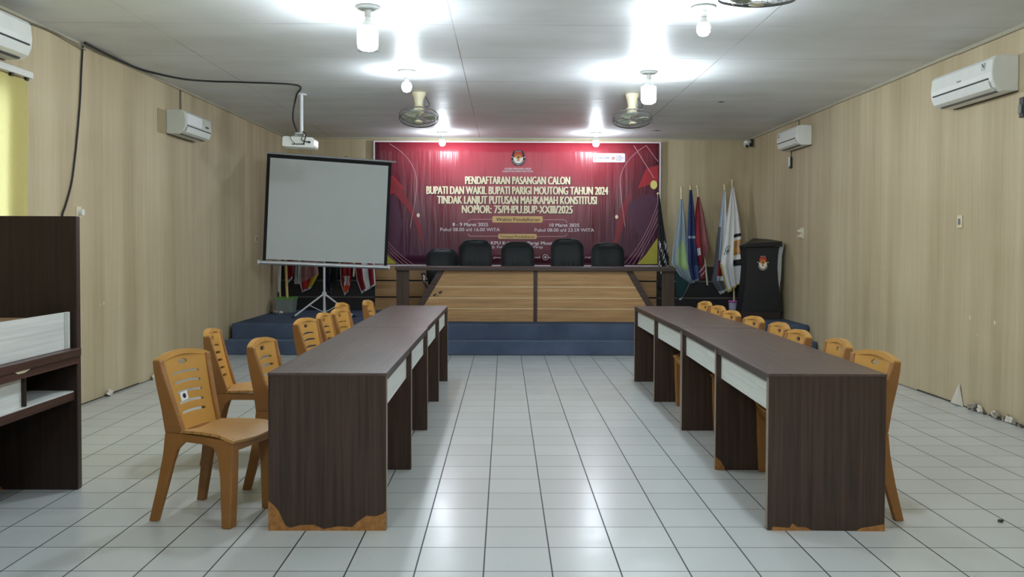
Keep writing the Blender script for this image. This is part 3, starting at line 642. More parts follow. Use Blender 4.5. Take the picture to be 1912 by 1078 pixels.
# ------------------------------------------------------------------ office chairs
def make_office():
    t = thing('office_chair', '', 'chair'); b = MB()
    def prof(v):                                   # half width of the back at height v
        return .235*(1-max(0, (v-.74)/.26)**3.2*.5)*(1-.10*max(0, .25-v)/.25)
    def shell(sgn):
        def fn(u, v):
            e_ = (1-abs(u)**4)*(1-max(0, (v-.9)/.1)**3); y = -.020-.045*e_ if sgn < 0 else .03+.015*e_
            y += -.03*u*u + .10*v*v*.6 - .035*math.sin(v*PI)
            return (prof(v)*u, y, .50+v*.62)
        return fn
    us = [-1+i/8 for i in range(17)]; vs = [i/14 for i in range(15)]
    b.grid(shell(-1), us, vs); b.grid(shell(1), us, vs)
    for v0, v1 in zip(vs[:-1], vs[1:]):
        for u in (-1, 1): b.add([shell(-1)(u, v0), shell(-1)(u, v1), shell(1)(u, v1), shell(1)(u, v0)], [(0, 1, 2, 3)], 0, True)
    for u0, u1 in zip(us[:-1], us[1:]):
        for v in (0, 1): b.add([shell(-1)(u0, v), shell(-1)(u1, v), shell(1)(u1, v), shell(1)(u0, v)], [(0, 1, 2, 3)], 0, True)
    bk = b.build('backrest', 'leather', t)
    b = MB()
    pts = [(prof(v)*1.01*sg, shell(1)(sg, v)[1]-.02, .50+v*.62) for sg, seq in ((-1, [i/14 for i in range(3, 15)]), (1, [i/14 for i in range(14, 2, -1)])) for v in seq]
    b.tube(smooth_path(pts, 3), .010, 6); b.build('piping', 'leather_dark', bk)
    b = MB()
    for k in range(3):
        x = -.075+.075*k
        b.tube([(x-.02, shell(-1)(x/.235, .32)[1]-.003, .70), (x+.012, shell(-1)(x/.235, .42)[1]-.004, .765), (x-.004, shell(-1)(x/.235, .5)[1]-.003, .82)], [.010, .016, .010], 6)
    b.box(-.11, .11, -.063, -.045, .835, .842); b.build('stitched_cushion', 'leather_dark', bk)
    b = MB()
    b.grid(lambda u, v: (.25*u*(1-.10*abs(v-.5)), -.50+.50*v, .47+.035*(1-u**4)*(1-(2*v-1)**4)), us, [i/8 for i in range(9)])
    b.box(-.235, .235, -.47, .0, .39, .47); b.build('seat', 'leather', t, bevel=.01)
    for s in (-1, 1):
        b = MB(); b.tube(smooth_path([(s*.22, .02, .44), (s*.285, .01, .56), (s*.29, -.03, .665), (s*.288, -.20, .68), (s*.285, -.33, .66), (s*.27, -.36, .56), (s*.22, -.34, .43)], 5), .018, 8); ar = b.build('armrest', 'chrome', t)
        b = MB(); b.box(s*.29-.032, s*.29+.032, -.30, -.02, .675, .712); b.build('arm_pad', 'leather_dark', ar, bevel=.012)
    b = MB(); b.tube([(0, -.25, .12), (0, -.25, .39)], .028, 12); b.build('gas_column', 'dark_plastic', t)
    for k in range(5):
        a = 2*PI*k/5+.3; b = MB(); b.tube([(0, -.25, .12), (.27*math.cos(a), -.25+.27*math.sin(a), .075)], [.03, .016], 8); lg = b.build('leg', 'dark_plastic', t)
        b = MB(); cx_, cy_ = .27*math.cos(a), -.25+.27*math.sin(a); b.tube([(cx_-.02, cy_, .03), (cx_+.02, cy_, .03)], .03, 12); b.build('caster', 'dark_plastic', lg)
    return t
of0 = make_office()
OC = [(-.955, 13.32, .10, .875, 'low black leather office chair behind the desk, leftmost and turned aside'),
      (-.435, 12.92, -.02, .995, 'black leather office chair second from the left behind the desk'),
      (.19, 12.92, .03, .968, 'black leather office chair in the middle behind the desk'),
      (.925, 12.92, 0, 1.015, 'tallest black leather office chair, right of the desk centre'),
      (1.525, 12.92, .02, .962, 'rightmost black leather office chair behind the desk')]
for i, (x, y, rz, sc, lb) in enumerate(OC):
    o = of0 if i == 0 else copy_tree(of0)
    o.location = (x, y, SZ); o.rotation_euler = (0, 0, rz); o.scale = (1.0, 1.0, sc); tag(o, lb, 'chair', 'black office chairs behind the stage desk')

# ------------------------------------------------------------------ tripod projection screen
ps = thing('projector_screen', 'white portable projection screen with black borders leaning on a tripod', 'screen', (-2.612, 12.62, SZ), math.radians(14))
RS = Matrix.Translation((.02, 0, .752)) @ Matrix.Rotation(math.radians(2.6), 4, 'Y')
def rb(mb, x0, x1, y0, y1, z0, z1):
    p = [(x0, y0, z0), (x1, y0, z0), (x1, y1, z0), (x0, y1, z0), (x0, y0, z1), (x1, y0, z1), (x1, y1, z1), (x0, y1, z1)]
    mb.hexa([RS @ Vector(q) for q in p])
b = MB(); rb(b, -.835, .835, -.032, -.030, .05, 1.49); b.build('screen_cloth', 'screen_cloth', ps)
b = MB(); rb(b, -.88, -.835, -.032, -.029, .03, 1.545); rb(b, .835, .88, -.032, -.029, .03, 1.545); rb(b, -.835, .835, -.032, -.029, 1.49, 1.545); b.build('black_border', 'black_fabric_edge', ps)
b = MB(); b.tube([RS @ Vector((-.93, -.02, 0)), RS @ Vector((.905, -.02, 0))], .030, 12); cs = b.build('roller_case', 'aluminium', ps)
for sx in (-.935, .91):
    b = MB(); b.tube([RS @ Vector((sx-.012, -.02, 0)), RS @ Vector((sx+.012, -.02, 0))], .036, 12); b.build('end_cap', 'white_plastic', cs)
b = MB(); b.tube([RS @ Vector((-.90, -.028, 1.555)), RS @ Vector((.945, -.028, 1.555))], .014, 10); b.build('top_bar', 'silver_edge', ps)
b = MB(); b.tube([RS @ Vector((.21, -.02, 1.55)), RS @ Vector((.215, -.01, 1.59)), RS @ Vector((.24, 0, 1.585))], .007, 6); b.build('hanging_hook', 'copper', ps)
b = MB(); b.tube([(0, .02, .05), (0, .02, .78)], .0165, 10); b.tube([(0, .02, .76), RS @ Vector((.0, .02, 1.57))], .012, 8); b.build('pole', 'white_paint', ps)
b = MB(); b.tube([(0, .02, .30), (0, .02, .36)], .032, 12); b.build('leg_hub', 'white_paint', ps)
for a in (200, -28, 86):
    a = math.radians(a); f_ = (.46*math.cos(a), .02+.40*math.sin(a), .016)
    b = MB(); b.tube([(0, .02, .335), f_], .013, 8); lg = b.build('leg', 'white_paint', ps)
    b = MB(); b.tube([(f_[0]*.97, .02+(f_[1]-.02)*.97, .024), (f_[0]*1.06, .02+(f_[1]-.02)*1.06, .012)], .017, 8); b.build('rubber_foot', 'dark_plastic', lg)
    b = MB(); b.tube([(0, .02, .06), (f_[0]*.5, .02+(f_[1]-.02)*.5, .175)], .007, 6); b.build('leg_brace', 'white_paint', lg)

# ------------------------------------------------------------------ ceiling projector
pj = thing('ceiling_projector', 'white projector hanging from the ceiling on a white pole', 'projector', (-2.395, 10.30, H))
b = MB(); b.lathe([(0, 0), (.06, 0), (.06, -.012), (0, -.012)], n=20); b.tube([(0, 0, -.01), (0, 0, -.455)], .021, 12); b.build('ceiling_pole', 'pvc', pj)
b = MB(); b.box(-.07, .03, -.03, .03, -.475, -.452); b.box(-.075, -.06, -.02, .02, -.53, -.46); b.box(.02, .035, -.02, .02, -.53, -.46); b.box(-.10, .06, -.09, .09, -.505, -.497); b.build('mount_bracket', 'grey_plastic', pj, bevel=.003)
b = MB(); b.prism([(-.195, -.515), (-.175, -.505), (.150, -.520), (.172, -.545), (.172, -.615), (.165, -.64), (-.19, -.625), (-.20, -.61)], 1, -.12, .12); bd = b.build('body', 'white_plastic', pj, bevel=.006)
b = MB()
for k in range(7): b.box(-.085+k*.022, -.070+k*.022, -.124, -.119, -.607, -.592)
b.box(.100, .130, -.125, -.119, -.588, -.564); b.build('socket_row', 'dark_plastic', bd)
b = MB(); b.lathe([(0, 0), (.045, 0), (.045, .03), (.035, .034), (0, .02)], n=18, mtx=Matrix.Translation((.07, .12, -.57)) @ Matrix.Rotation(-PI/2, 4, 'X')); b.build('lens', 'glass_dark', bd)
b = MB()
b.tube(smooth_path([(.02, -.02, -.44), (.07, -.09, -.49), (.075, -.15, -.54), (.055, -.135, -.60)]), .006, 6); b.tube(smooth_path([(.035, -.04, -.47), (.03, -.14, -.54), (.06, -.15, -.566), (.115, -.127, -.575)]), .005, 6)
b.tube(smooth_path([(-.06, -.04, -.49), (-.10, -.12, -.51), (-.08, -.145, -.56), (-.045, -.125, -.595)]), .0035, 5); b.build('plug_leads', 'cable', pj)
# black cable over the ceiling to the projector
pts = []
for px, py in ((158, 80), (196, 97), (250, 126), (296, 139)):
    Yq = 7.75 if px < 170 else None
    best = min((abs(at(px, py, q/50).z-(H-.012)), q/50) for q in range(330, 560)); y_ = best[1]; p = at(px, py, y_); pts.append((max(p.x, xl(y_)+.03), y_, H-.010-.012*(px in (196,))))
for px, py in ((345, 148), (400, 152), (455, 154), (555, 159)):
    best = min((abs(at(px, py, q/50).z-(H-.008)), q/50) for q in range(330, 560)); y_ = best[1]; p = at(px, py, y_); pts.append((p.x, y_, H-.008))
pts += [(-2.44, 10.24, H-.02), (-2.452, 10.22, H-.10), (-2.475, 10.22, H-.24), (-2.468, 10.22, H-.34), (-2.43, 10.23, H-.45)]
b = MB(); b.tube(smooth_path(pts, 6), .010, 6); tag(b.build('ceiling_cable', 'cable'), 'black cable running over the ceiling from the left wall to the projector', 'cable')
pts = []
for px, py in ((155, 80), (152, 130), (149, 190), (144, 250), (140, 300), (133, 345), (122, 385), (117, 403), (115, 440)):
    best = min((abs(at(px, py, q/100).x-xl(q/100)-.014), q/100) for q in range(650, 860)); p = at(px, py, best[1]); pts.append((xl(best[1])+.014, best[1], p.z))
b = MB(); b.tube(smooth_path(pts, 5), .008, 6); tag(b.build('wall_cable', 'cable'), 'black cable hanging down the left wall behind the dark cabinet', 'cable')
pts = [(xl(y_)+.035, y_, H-.045-.02*math.sin((y_-6)*4)) for y_ in [6.55+.1*i for i in range(13)]]
b = MB(); b.tube(pts, .006, 5); tag(b.build('corner_wire', 'grey_wire'), 'thin grey wire sagging along the upper left wall above the air conditioner', 'wire')

# ------------------------------------------------------------------ air conditioners
def aircon(x, y, z, ln, rz, label, style, hgt=.27, dep=.215, shell='white_plastic'):
    t = thing('air_conditioner', label, 'air conditioner', (x, y, z), rz, 'white wall air conditioners')
    k = hgt/.27; d = dep/.215
    pr = [(0, 0), (.135*d, 0), (.185*d, .028*k), (.208*d, .075*k), (.215*d, .14*k), (.205*d, .235*k), (.185*d, .262*k), (.14*d, .27*k), (0, .27*k)]
    b = MB(); b.prism(pr, 1, -ln/2, ln/2); b.build('body', shell, t, bevel=.012)
    b = MB(); b.hexa([(.150*d, -ln*.46, .006*k), (.196*d, -ln*.46, .034*k), (.196*d, ln*.46, .034*k), (.150*d, ln*.46, .006*k), (.200*d, -ln*.46, .022*k), (.220*d, -ln*.46, .085*k), (.220*d, ln*.46, .085*k), (.200*d, ln*.46, .022*k)]); b.build('louver', 'white_plastic', t, bevel=.004)
    b = MB(); b.box(.205*d, .2185*d, -ln*.45, ln*.45, .090*k, .100*k); b.box(.12*d, .15*d, -ln*.44, ln*.44, -.002, .008); b.build('air_slot', 'dark_plastic', t)
    b = MB(); b.box(0, .02, -ln*.49, ln*.49, -.004, .02); b.build('wall_bracket', 'dark_plastic', t)
    if style == 'sticker':
        b = MB(); b.box(.206*d, .2165*d, -ln*.46, ln*.10, .115*k, .225*k); b.build('paper_notice', 'paper_white', t)
        b = MB(); b.box(.208*d, .218*d, ln*.24, ln*.36, .135*k, .155*k); b.build('display', 'ink', t)
    elif style == 'badge':
        b = MB(); b.box(.21*d, .2175*d, -.03, .03, .145*k, .155*k); b.build('badge', 'fan_grey', t)
        b = MB(); b.box(.206*d, .2155*d, ln*.35, ln*.40, .17*k, .225*k); b.box(.206*d, .2165*d, ln*.36, ln*.375, .205*k, .22*k, 1); b.box(.206*d, .2165*d, ln*.375, ln*.39, .19*k, .205*k, 1); b.build('energy_sticker', ['grey_plastic', 'ink'], t)
    elif style == 'marks':
        b = MB(); b.box(.203*d, .2155*d, -ln*.43, -ln*.36, .205*k, .215*k); b.box(.203*d, .2155*d, -ln*.45, -ln*.36, .18*k, .192*k); b.build('energy_sticker', 'fan_grey', t)
    return t
aircon(xl(9.95), 9.95, 2.63, .78, -AL, 'small air conditioner on the far left wall with a paper notice on its front', 'sticker', .265, .225, 'ac_grey')
aircon(xr(11.92), 11.92, 2.765, .80, PI+AR, 'air conditioner on the right wall near the corner camera', 'marks', .265, .215)
aircon(xr(7.45), 7.45, 2.675, .98, PI+AR, 'large air conditioner nearest the camera on the right wall', 'badge', .29, .225)
aircon(xl(6.13), 6.13, 2.80, .92, -AL, 'air conditioner cut off at the left edge above the yellow curtain', 'plain', .29, .225)
b = MB(); lwall(b, 9.34, 9.54, 2.62, 2.875, .001, .006); tag(b.build('wall_patch', 'grey_patch'), 'dull beige board patch on the left wall behind the small air conditioner', 'patch')
def wallpipe(label, pts, r, mat, nm='conduit', cat='pipe'):
    b = MB(); b.tube(pts, r, 6); return tag(b.build(nm, mat), label, cat)
wallpipe('thin conduit rising from the far left air conditioner to the ceiling', [(xl(9.95)+.012, 9.95, 2.90), (xl(9.95)+.012, 9.95, H-.02)], .009, 'grey_wire')
wallpipe('thin conduit from the far right air conditioner to the ceiling', [(xr(12.0)-.012, 12.0, 3.03), (xr(12.0)-.012, 12.0, H-.02)], .008, 'grey_wire')
wallpipe('thin conduit above the air conditioner at the left edge', [(xl(6.45)+.012, 6.45, 3.09), (xl(6.45)+.012, 6.45, H-.02)], .009, 'grey_wire')
def remote(y, z, side, label, mat):
    t = thing('remote_holder', label, 'remote holder', (xr(y), y, z), PI+AR)
    b = MB(); b.box(0, .03, -.03, .03, -.08, .08); b.build('holder', mat, t, bevel=.006)
    b = MB(); b.box(.03, .045, -.020, .020, -.05, .02+.06*(side == 1)); b.build('remote_control', 'white_plastic' if side == 1 else 'fan_grey', t, bevel=.005); return t
remote(12.30, 2.60, 1, 'small remote holder hanging on the right wall under the far air conditioner', 'dark_plastic')
wallpipe('short lead from the far right air conditioner down to the remote holder', [(xr(12.30)-.01, 12.30, 2.78), (xr(12.30)-.01, 12.30, 2.68)], .006, 'cable', 'power_lead', 'lead')
remote(6.88, 2.53, .7, 'dark remote holder on the right wall at the edge of the photo', 'dark_plastic')

# ------------------------------------------------------------------ sockets, switches, camera
def socket(side, y, z, label, extra=None, wd=.085, ht=.10):
    x, rz = (xl(y), -AL) if side == 'l' else (xr(y), PI+AR)
    t = thing('wall_socket', label, 'socket', (x, y, z), rz, 'white sockets on the walls')
    b = MB(); b.box(0, .014, -wd/2, wd/2, -ht/2, ht/2); b.build('cover_plate', 'cream_plastic', t, bevel=.003)
    if extra == 'plug':
        b = MB(); b.tube([(.012, 0, 0), (.05, 0, 0)], .028, 12); b.build('plug', 'white_plastic', t)
    elif extra == 'bar':
        b = MB(); b.box(.014, .07, .01, .04, .02, .045); b.box(.014, .07, .01, .04, -.05, -.03); b.build('adapter', 'white_plastic', t, bevel=.003)
    elif extra == 'dark':
        b = MB(); b.box(.013, .018, -.018, .018, -.028, .028); b.build('dark_insert', 'fan_grey', t, bevel=.003)
    return t
socket('l', 7.66, 1.70, 'white socket with a round plug on the left wall at the cabinet corner', 'plug')
socket('l', 12.75, 1.50, 'pale socket on the left wall close beside the projection screen', 'dark', .07, .10)
socket('r', 11.85, 1.60, 'cream socket with two prongs on the right wall above the black podium', 'bar', .13, .15)
socket('r', 7.80, 1.65, 'white socket with a dark centre high on the right wall', 'dark', .08, .115)
cc = thing('security_camera', 'white dome security camera in the back right ceiling corner', 'camera', (3.93, 14.16, 3.085))
b = MB(); b.box(.03, .085, -.03, .03, -.05, .07); b.build('wall_bracket', 'dark_plastic', cc, bevel=.004)
b = MB(); b.tube([(.05, 0, .03), (0, -.03, .025), (-.04, -.075, .0)], [.03, .045, .04], 14); b.build('body', 'white_plastic', cc)
b = MB(); b.lathe([(0, -.055), (.03, -.047), (.045, -.025), (.05, 0), (.045, .012), (0, .012)], c=(-.025, -.06, -.02), n=18); b.build('dome', 'grey_plastic', cc)
b = MB(); b.tube([(-.03, -.085, -.045), (-.032, -.112, -.055)], .022, 12); b.build('lens', 'glass_dark', cc)

# ------------------------------------------------------------------ curtain on the left window
ct = thing('window_curtain', 'yellow curtain hanging at the left window below the air conditioner', 'curtain', (xl(5.7)+.06, 5.7, .72), -AL)
b = MB()
b.grid(lambda u, v: (.022*math.sin(u*46+.6*math.sin(v*3))*(.4+.6*(1-v)) - .01, (u-.5)*2.20 + .012*math.sin(v*9)*u, v*1.97), [i/110 for i in range(111)], [i/14 for i in range(15)])
b.build('cloth', 'curtain', ct)
b = MB(); b.box(-.02, .025, -1.15, 1.14, 1.985, 2.035); b.build('curtain_rail', 'window_white', ct, bevel=.005)
for k in range(12): b = MB(); b.box(-.012, .012, -1.08+k*.195, -1.045+k*.195, 1.962, 1.985); b.build('rail_glide', 'dark_plastic', ct)

# ------------------------------------------------------------------ dark workstation at the left edge
ws = thing('reception_counter', 'dark wood counter with a tall end panel and white upstand at the left edge', 'counter', (-2.47, 5.08, 0))
b = MB(); b.box(-.95, 0, -.045, 0, 0, 1.585); ep = b.build('tall_end_panel', 'laminate_dark', ws, bevel=.002)
b = MB(); b.box(0, .003, -.043, -.002, .01, 1.58); b.build('edge_strip', 'laminate_rail', ep)
b = MB(); b.prism([(-.505, 0), (-.50, .022), (-.47, .028), (-.45, .02), (-.43, 0)], 1, -.047, -.0452); b.build('chipped_bottom', 'chip', ep)
b = MB(); b.box(-.62, .028, -2.2, -.046, .782, .826); b.build('worktop', 'laminate_counter', ws, bevel=.003)
b = MB(); b.box(-.60, .018, -2.2, -.047, .738, .781); ap = b.build('worktop_apron', 'laminate_counter', ws, bevel=.003)
b = MB(); b.prism([(-.69, .768), (-.63, .767), (-.585, .776), (-.57, .7835), (-.72, .7835)], 0, .0185, .021); b.build('chipped_edge', 'ivory', ap)
b = MB(); b.box(-.042, -.022, -2.2, -.075, .827, 1.036); up = b.build('white_upstand', 'white_laminate', ws, bevel=.002)
b = MB(); b.box(-.0215, -.019, -.14, -.10, .828, 1.035); b.build('end_stile', 'grey_plastic', up)
b = MB(); b.box(-.40, -.043, -2.2, -.30, 1.0, 1.02); b.build('upper_shelf', 'copper', ws)
b = MB(); b.box(-.56, -.012, -2.2, -.047, .525, .570); b.build('lower_shelf', 'laminate_counter', ws)
b = MB(); b.box(-.55, -.016, -2.19, -.05, .5705, .578); b.build('shelf_liner', 'white_laminate', ws)
b = MB(); b.box(-.50, -.018, -.56, -.542, .579, .737); b.build('shelf_divider', 'laminate_dark', ws)
b = MB(); b.box(-.05, -.035, -2.18, -.562, .579, .737); b.build('white_back_board', 'white_laminate', ws)
b = MB(); b.box(-.58, -.56, -2.2, -.047, 0, .738); b.build('rear_board', 'laminate_dark', ws)
b = MB(); b.box(-.62, 0, -2.245, -2.2, 0, .826); b.build('near_end_panel', 'laminate_panel', ws)

# ------------------------------------------------------------------ podium
pd = thing('speech_podium', 'black hourglass podium with a round emblem by the right wall', 'podium', (3.695, 12.62, SZ)); pd.scale = (.92, 1, 1)
b = MB(); b.box(-.33, .27, -.22, .22, 0, .10); b.build('plinth', 'plinth', pd, bevel=.006)
wp = [(.315, .10), (.30, .20), (.272, .40), (.248, .58), (.236, .74), (.240, .86), (.252, .98), (.268, 1.04)]
pts = [(a, z) for a, z in wp] + [(-a, z) for a, z in reversed(wp)]
b = MB(); b.prism(pts, 1, -.17, .17); b.build('body', 'podium_black', pd, bevel=.004)
b = MB(); b.prism([(.254, .40), (.286, .56), (.296, .72), (.300, .90), (.333, 1.06), (.322, 1.075), (.20, 1.03), (.20, .40)], 1, -.168, -.15); b.build('side_wing', 'silver_edge', pd)
b = MB(); b.hexa([(-.275, -.23, 1.035), (.285, -.23, 1.045), (.285, .20, 1.04), (-.275, .20, 1.04), (-.275, -.23, 1.08), (.285, -.23, 1.115), (.25, .20, 1.145), (-.03, .20, 1.165)]); b.build('reading_top', 'podium_black', pd, bevel=.004)
emblem(pd, .005, .80, .185, .225, -.1715)

# ------------------------------------------------------------------ flags
def flag(label, ptop, pbase, Lp, Rp, colfn, mats, polem='ivory', capm='gold_cap', folds=3, amp=.03, r=.014, phase=0, reach=1.0, Yt=None, Yb=None):
    P0 = at(*pbase[:2], pbase[2]); P1 = at(*ptop[:2], ptop[2])
    t = thing('flag_on_pole', label, 'flag', P0, 0, 'flags on poles along the back of the stage')
    t['base'] = tuple(P0)
    b = MB(); b.tube([(0, 0, 0), P1-P0], r, 10); b.build('pole', polem, t)
    d = (P1-P0).normalized(); b = MB(); e = P1-P0
    b.tube([e-d*.01, e+d*.012, e+d*.02], [.024, .024, .012], 10); b.build('finial', capm, t)
    cloth(t, Lp, Rp, colfn, mats, folds, amp, phase, Yt or ptop[2]-.06, Yb or 13.845)
    return t
def cloth(t, Lp, Rp, colfn, mats, folds, amp, phase, Yt, Yb, name='cloth'):
    P0 = Vector(t['base'])
    def along(poly, v):
        k = v*(len(poly)-1); i = min(int(k), len(poly)-2); q = k-i
        return (poly[i][0]*(1-q)+poly[i+1][0]*q, poly[i][1]*(1-q)+poly[i+1][1]*q)
    b = MB()
    def fn(u, v):
        a, c = along(Lp, v), along(Rp, v); Y = Yt+(Yb-Yt)*min(1, v/.6)
        p = at(a[0]*(1-u)+c[0]*u, a[1]*(1-u)+c[1]*u, Y)
        p.y += amp*(.25+.75*v)*math.sin(2*PI*folds*u+phase+v*.8)
        return p-P0
    b.grid(fn, [i/32 for i in range(33)], [i/44 for i in range(45)], matfn=colfn); b.build(name, mats, t, solid=.003)
YT, YBS = 14.22, 13.85
# right-hand group
def c_black(u, v):
    if .50 < v < .86 and (math.sin(u*19+v*31)*math.sin(v*57+u*9)) > .42: return 1
    return 0
flag('black flag with white writing beside the right edge of the banner', (1229, 362, 14.22), (1236, 496.6, 14.02), [(1228.5, 363), (1229, 420), (1231, 480), (1229, 540)], [(1231, 363), (1239, 420), (1249, 480), (1252, 541)], c_black, ['f_black', 'f_silver'], amp=.02)
def c_f2(u, v):
    if u < .07 or v > .97: return 1
    if (u-.62)**2/.11 + (v-.50)**2/.030 < 1: return 2
    return 0
f2 = flag('grey-blue flag with a pale green disc and a dark folded-back corner', (1272, 351, 14.2), (1274, 496.6, 14.02), [(1270, 372), (1264, 420), (1256, 470), (1254, 492), (1270, 515), (1290, 530)], [(1275, 372), (1280, 420), (1284, 470), (1288, 500), (1292, 520), (1294, 527)], c_f2, ['f_greyblue', 'f_silver', 'f_green'], folds=2, amp=.025)
def c_f2b(u, v): return 1 if (u > .9 or v > .95) else 0
cloth(f2, [(1262, 500), (1262, 520), (1262, 535), (1264, 552), (1268, 560)], [(1276, 500), (1284, 512), (1289, 518), (1290, 526), (1272, 561)], c_f2b, ['f_teal', 'f_silver'], 1, .006, 0, 13.885, 13.885, 'folded_back_corner')
def c_nav(u, v):
    if v > .96: return 2
    if u > .62 and v > .72: return 1
    if abs(v-.46) < .012 and u > .2: return 2
    if u < .12 and v < .75: return 2
    return 0
flag('navy blue flag between the grey-blue and maroon flags', (1289, 348, 14.2), (1292, 496.6, 14.02), [(1287, 355), (1284, 400), (1282, 450), (1283, 500), (1292, 531)], [(1292, 355), (1297, 400), (1300, 450), (1305, 500), (1306, 524)], c_nav, ['f_navy', 'f_blue', 'f_greyblue'], folds=2, amp=.03)
def c_mar(u, v):
    if .66 < v < .76 and u < .3: return 2
    if u > .45: return 1
    return 0
fm = flag('maroon flag loosely folded on a pale leaning pole', (1302, 349, 14.22), (1321, 533, 13.84), [(1302, 368), (1298, 400), (1297, 440), (1300, 480), (1306, 500)], [(1306, 368), (1314, 400), (1321, 440), (1326, 466), (1316, 477)], c_mar, ['f_crimson', 'f_wine', 'f_silver'], folds=2, amp=.03)
cloth(fm, [(1297, 440), (1300, 470), (1304, 500), (1305, 522)], [(1304, 440), (1312, 470), (1317, 500), (1317, 521)], lambda u, v: 1 if (math.sin(v*40+u*9) > .8 and .4 < v < .9) else 0, ['f_maroon', 'f_silver'], 1, .006, 0, 14.08, 13.885, 'hanging_end')
def c_f5(u, v):
    if v > .95: return 3
    if v > .80: return 2
    if u < .28: return 2 if v > .3 else 1
    if .55 < v < .72 and u < .62: return 4
    if .72 < v < .745: return 3
    return 0 if u > .45 else 1
flag('white and light blue flag with a red corner beside the white emblem flag', (1353, 346, 14.22), (1349, 496.6, 14.02), [(1351, 356), (1345, 400), (1338, 450), (1333, 500), (1329, 525), (1346, 551)], [(1355, 356), (1357, 400), (1360, 450), (1360, 500), (1362, 525), (1364, 540)], c_f5, ['f_white', 'f_lightblue', 'f_grey', 'f_silver', 'f_crimson'], folds=2, amp=.03)
def c_f6(u, v):
    if v > .95: return 1
    if u < .10 and v > .58: return 1
    if u > .55:
        if .33 < v < .375: return 2
        if .375 < v < .53: return 3 if (math.sin(u*33)+math.sin(v*70)) > -.3 else 4
        if .53 < v < .575: return 0
        if .575 < v < .64: return 2
    if .42 < v < .50 and .14 < u < .40 and math.sin(u*70+v*60) > .2: return 2
    return 0
f6 = flag('white flag with gold fringe and an emblem, beside the podium', (1367, 337, 14.2), (1371, 577, 13.70), [(1366, 350), (1358, 400), (1350, 460), (1345, 495), (1352, 525), (1360, 548)], [(1370, 350), (1379, 400), (1385, 450), (1386, 490), (1386, 520), (1384, 528)], c_f6, ['f_white', 'f_goldf', 'f_black', 'em_gold', 'copper'], folds=3, amp=.03, Yb=13.62)
# left-hand group, lower ends show under the screen
flag('white flag furthest left in the corner by the left wall', (522, 360, 13.80), (523, 555, 13.48), [(514, 380), (515, 440), (517, 500), (518, 546)], [(520, 380), (523, 440), (525, 500), (524, 547)], lambda u, v: 1 if u > .8 else 0, ['f_white', 'f_silver'], folds=1, amp=.012, Yt=13.72, Yb=13.50)
flag('crimson flag on the bamboo pole standing in the green bucket', (527, 350, 13.75), (537, 572, 13.45), [(529, 372), (530, 420), (532, 470), (534, 510), (538, 530)], [(532, 372), (540, 420), (546, 470), (549, 505), (545, 521)], lambda u, v: 1 if v > .94 else 0, ['f_crimson', 'f_silver'], polem='bamboo', folds=2, amp=.02, r=.021, Yb=13.6)
flag('silvery white rolled flag between the crimson and the pink flags', (556, 352, 14.2), (558, 496.6, 14.02), [(554, 372), (553, 420), (551, 480), (549, 531)], [(559, 372), (561, 420), (560, 480), (559, 531)], lambda u, v: 1 if v > .93 or u > .7 else 0, ['f_silver', 'f_white'], folds=2, amp=.02)
def c_l5(u, v):
    if v > .955 or u < .05: return 3
    if v > .76: return 1 if u < .62-.5*(v-.76) else 2
    return 0
flag('faded pink flag ending in red and yellow, left of the tripod pole', (566, 350, 14.2), (569, 496.6, 14.02), [(564, 372), (562, 430), (560, 490), (559, 530), (564, 547)], [(569, 372), (580, 430), (590, 480), (595, 512), (580, 540)], c_l5, ['f_pink', 'f_red', 'f_yellow', 'f_silver'], folds=2, amp=.03)
flag('dark navy flag with a silver hem just right of the tripod pole', (614, 350, 14.2), (618, 496.6, 14.02), [(611, 372), (607, 430), (606, 500), (607, 533), (619, 549)], [(617, 372), (628, 430), (632, 490), (631, 520), (619, 530)], lambda u, v: 1 if v > .94 else 0, ['f_dknavy', 'f_grey'], folds=2, amp=.03)
flag('red flag with white lettering patch between navy and striped flags', (643, 350, 14.2), (648, 496.6, 14.02), [(641, 372), (637, 430), (634, 490), (636, 530), (643, 553)], [(647, 372), (653, 430), (656, 490), (655, 530), (650, 545)], lambda u, v: 2 if v > .965 or u < .06 else (2 if (.66 < v < .79 and .35 < u < .9 and math.sin(u*24+v*30) > -.5) else (1 if v > .8 else 0)), ['f_crimson', 'f_orange', 'f_white'], folds=2, amp=.03)
flag('red and white striped flag nearest the light wood panel', (668, 350, 14.2), (660, 517, 13.80), [(665, 372), (662, 430), (661, 490), (666, 525), (675, 549)], [(671, 372), (686, 430), (698, 480), (700, 515), (701, 533)], lambda u, v: 2 if v > .965 or u < .04 else (1 if (.36 < u < .66 and v > .2) or u > .93 else 0), ['f_crimson', 'f_white', 'f_silver'], folds=2, amp=.03)

# buckets that hold the poles
def bucket(px, py, Y, rw, hgt, rim, body, label, nm, sq=1.0):
    p = at(px, py, Y); t = thing(nm, label, 'bucket', (p.x, Y, SZ))
    n_, mx = (28, None) if sq == 1 else (4, Matrix.Rotation(PI/4, 4, 'Z')); rw *= sq
    b = MB(); b.lathe([(0, .004), (rw*.84, 0), (rw*.86, .01), (rw*.98, hgt*.86), (rw*.94, hgt*.86), (rw*.82, .02), (0, .02)], n=n_, smooth=sq == 1, mtx=mx); b.build('bucket_wall', body, t)
    b = MB(); b.lathe([(rw*.95, hgt*.85), (rw*1.03, hgt*.85), (rw*1.05, hgt*1.0), (rw*.97, hgt*1.0), (rw*.95, hgt*.85)], n=n_, smooth=sq == 1, mtx=mx); b.build('rim', rim, t)
    return t
bucket(535, 582, 13.45, .143, .235, 'bucket_green', 'bucket_grey', 'grey bucket with a green rim holding a flag pole, left corner of the stage', 'flag_bucket', 1.36)
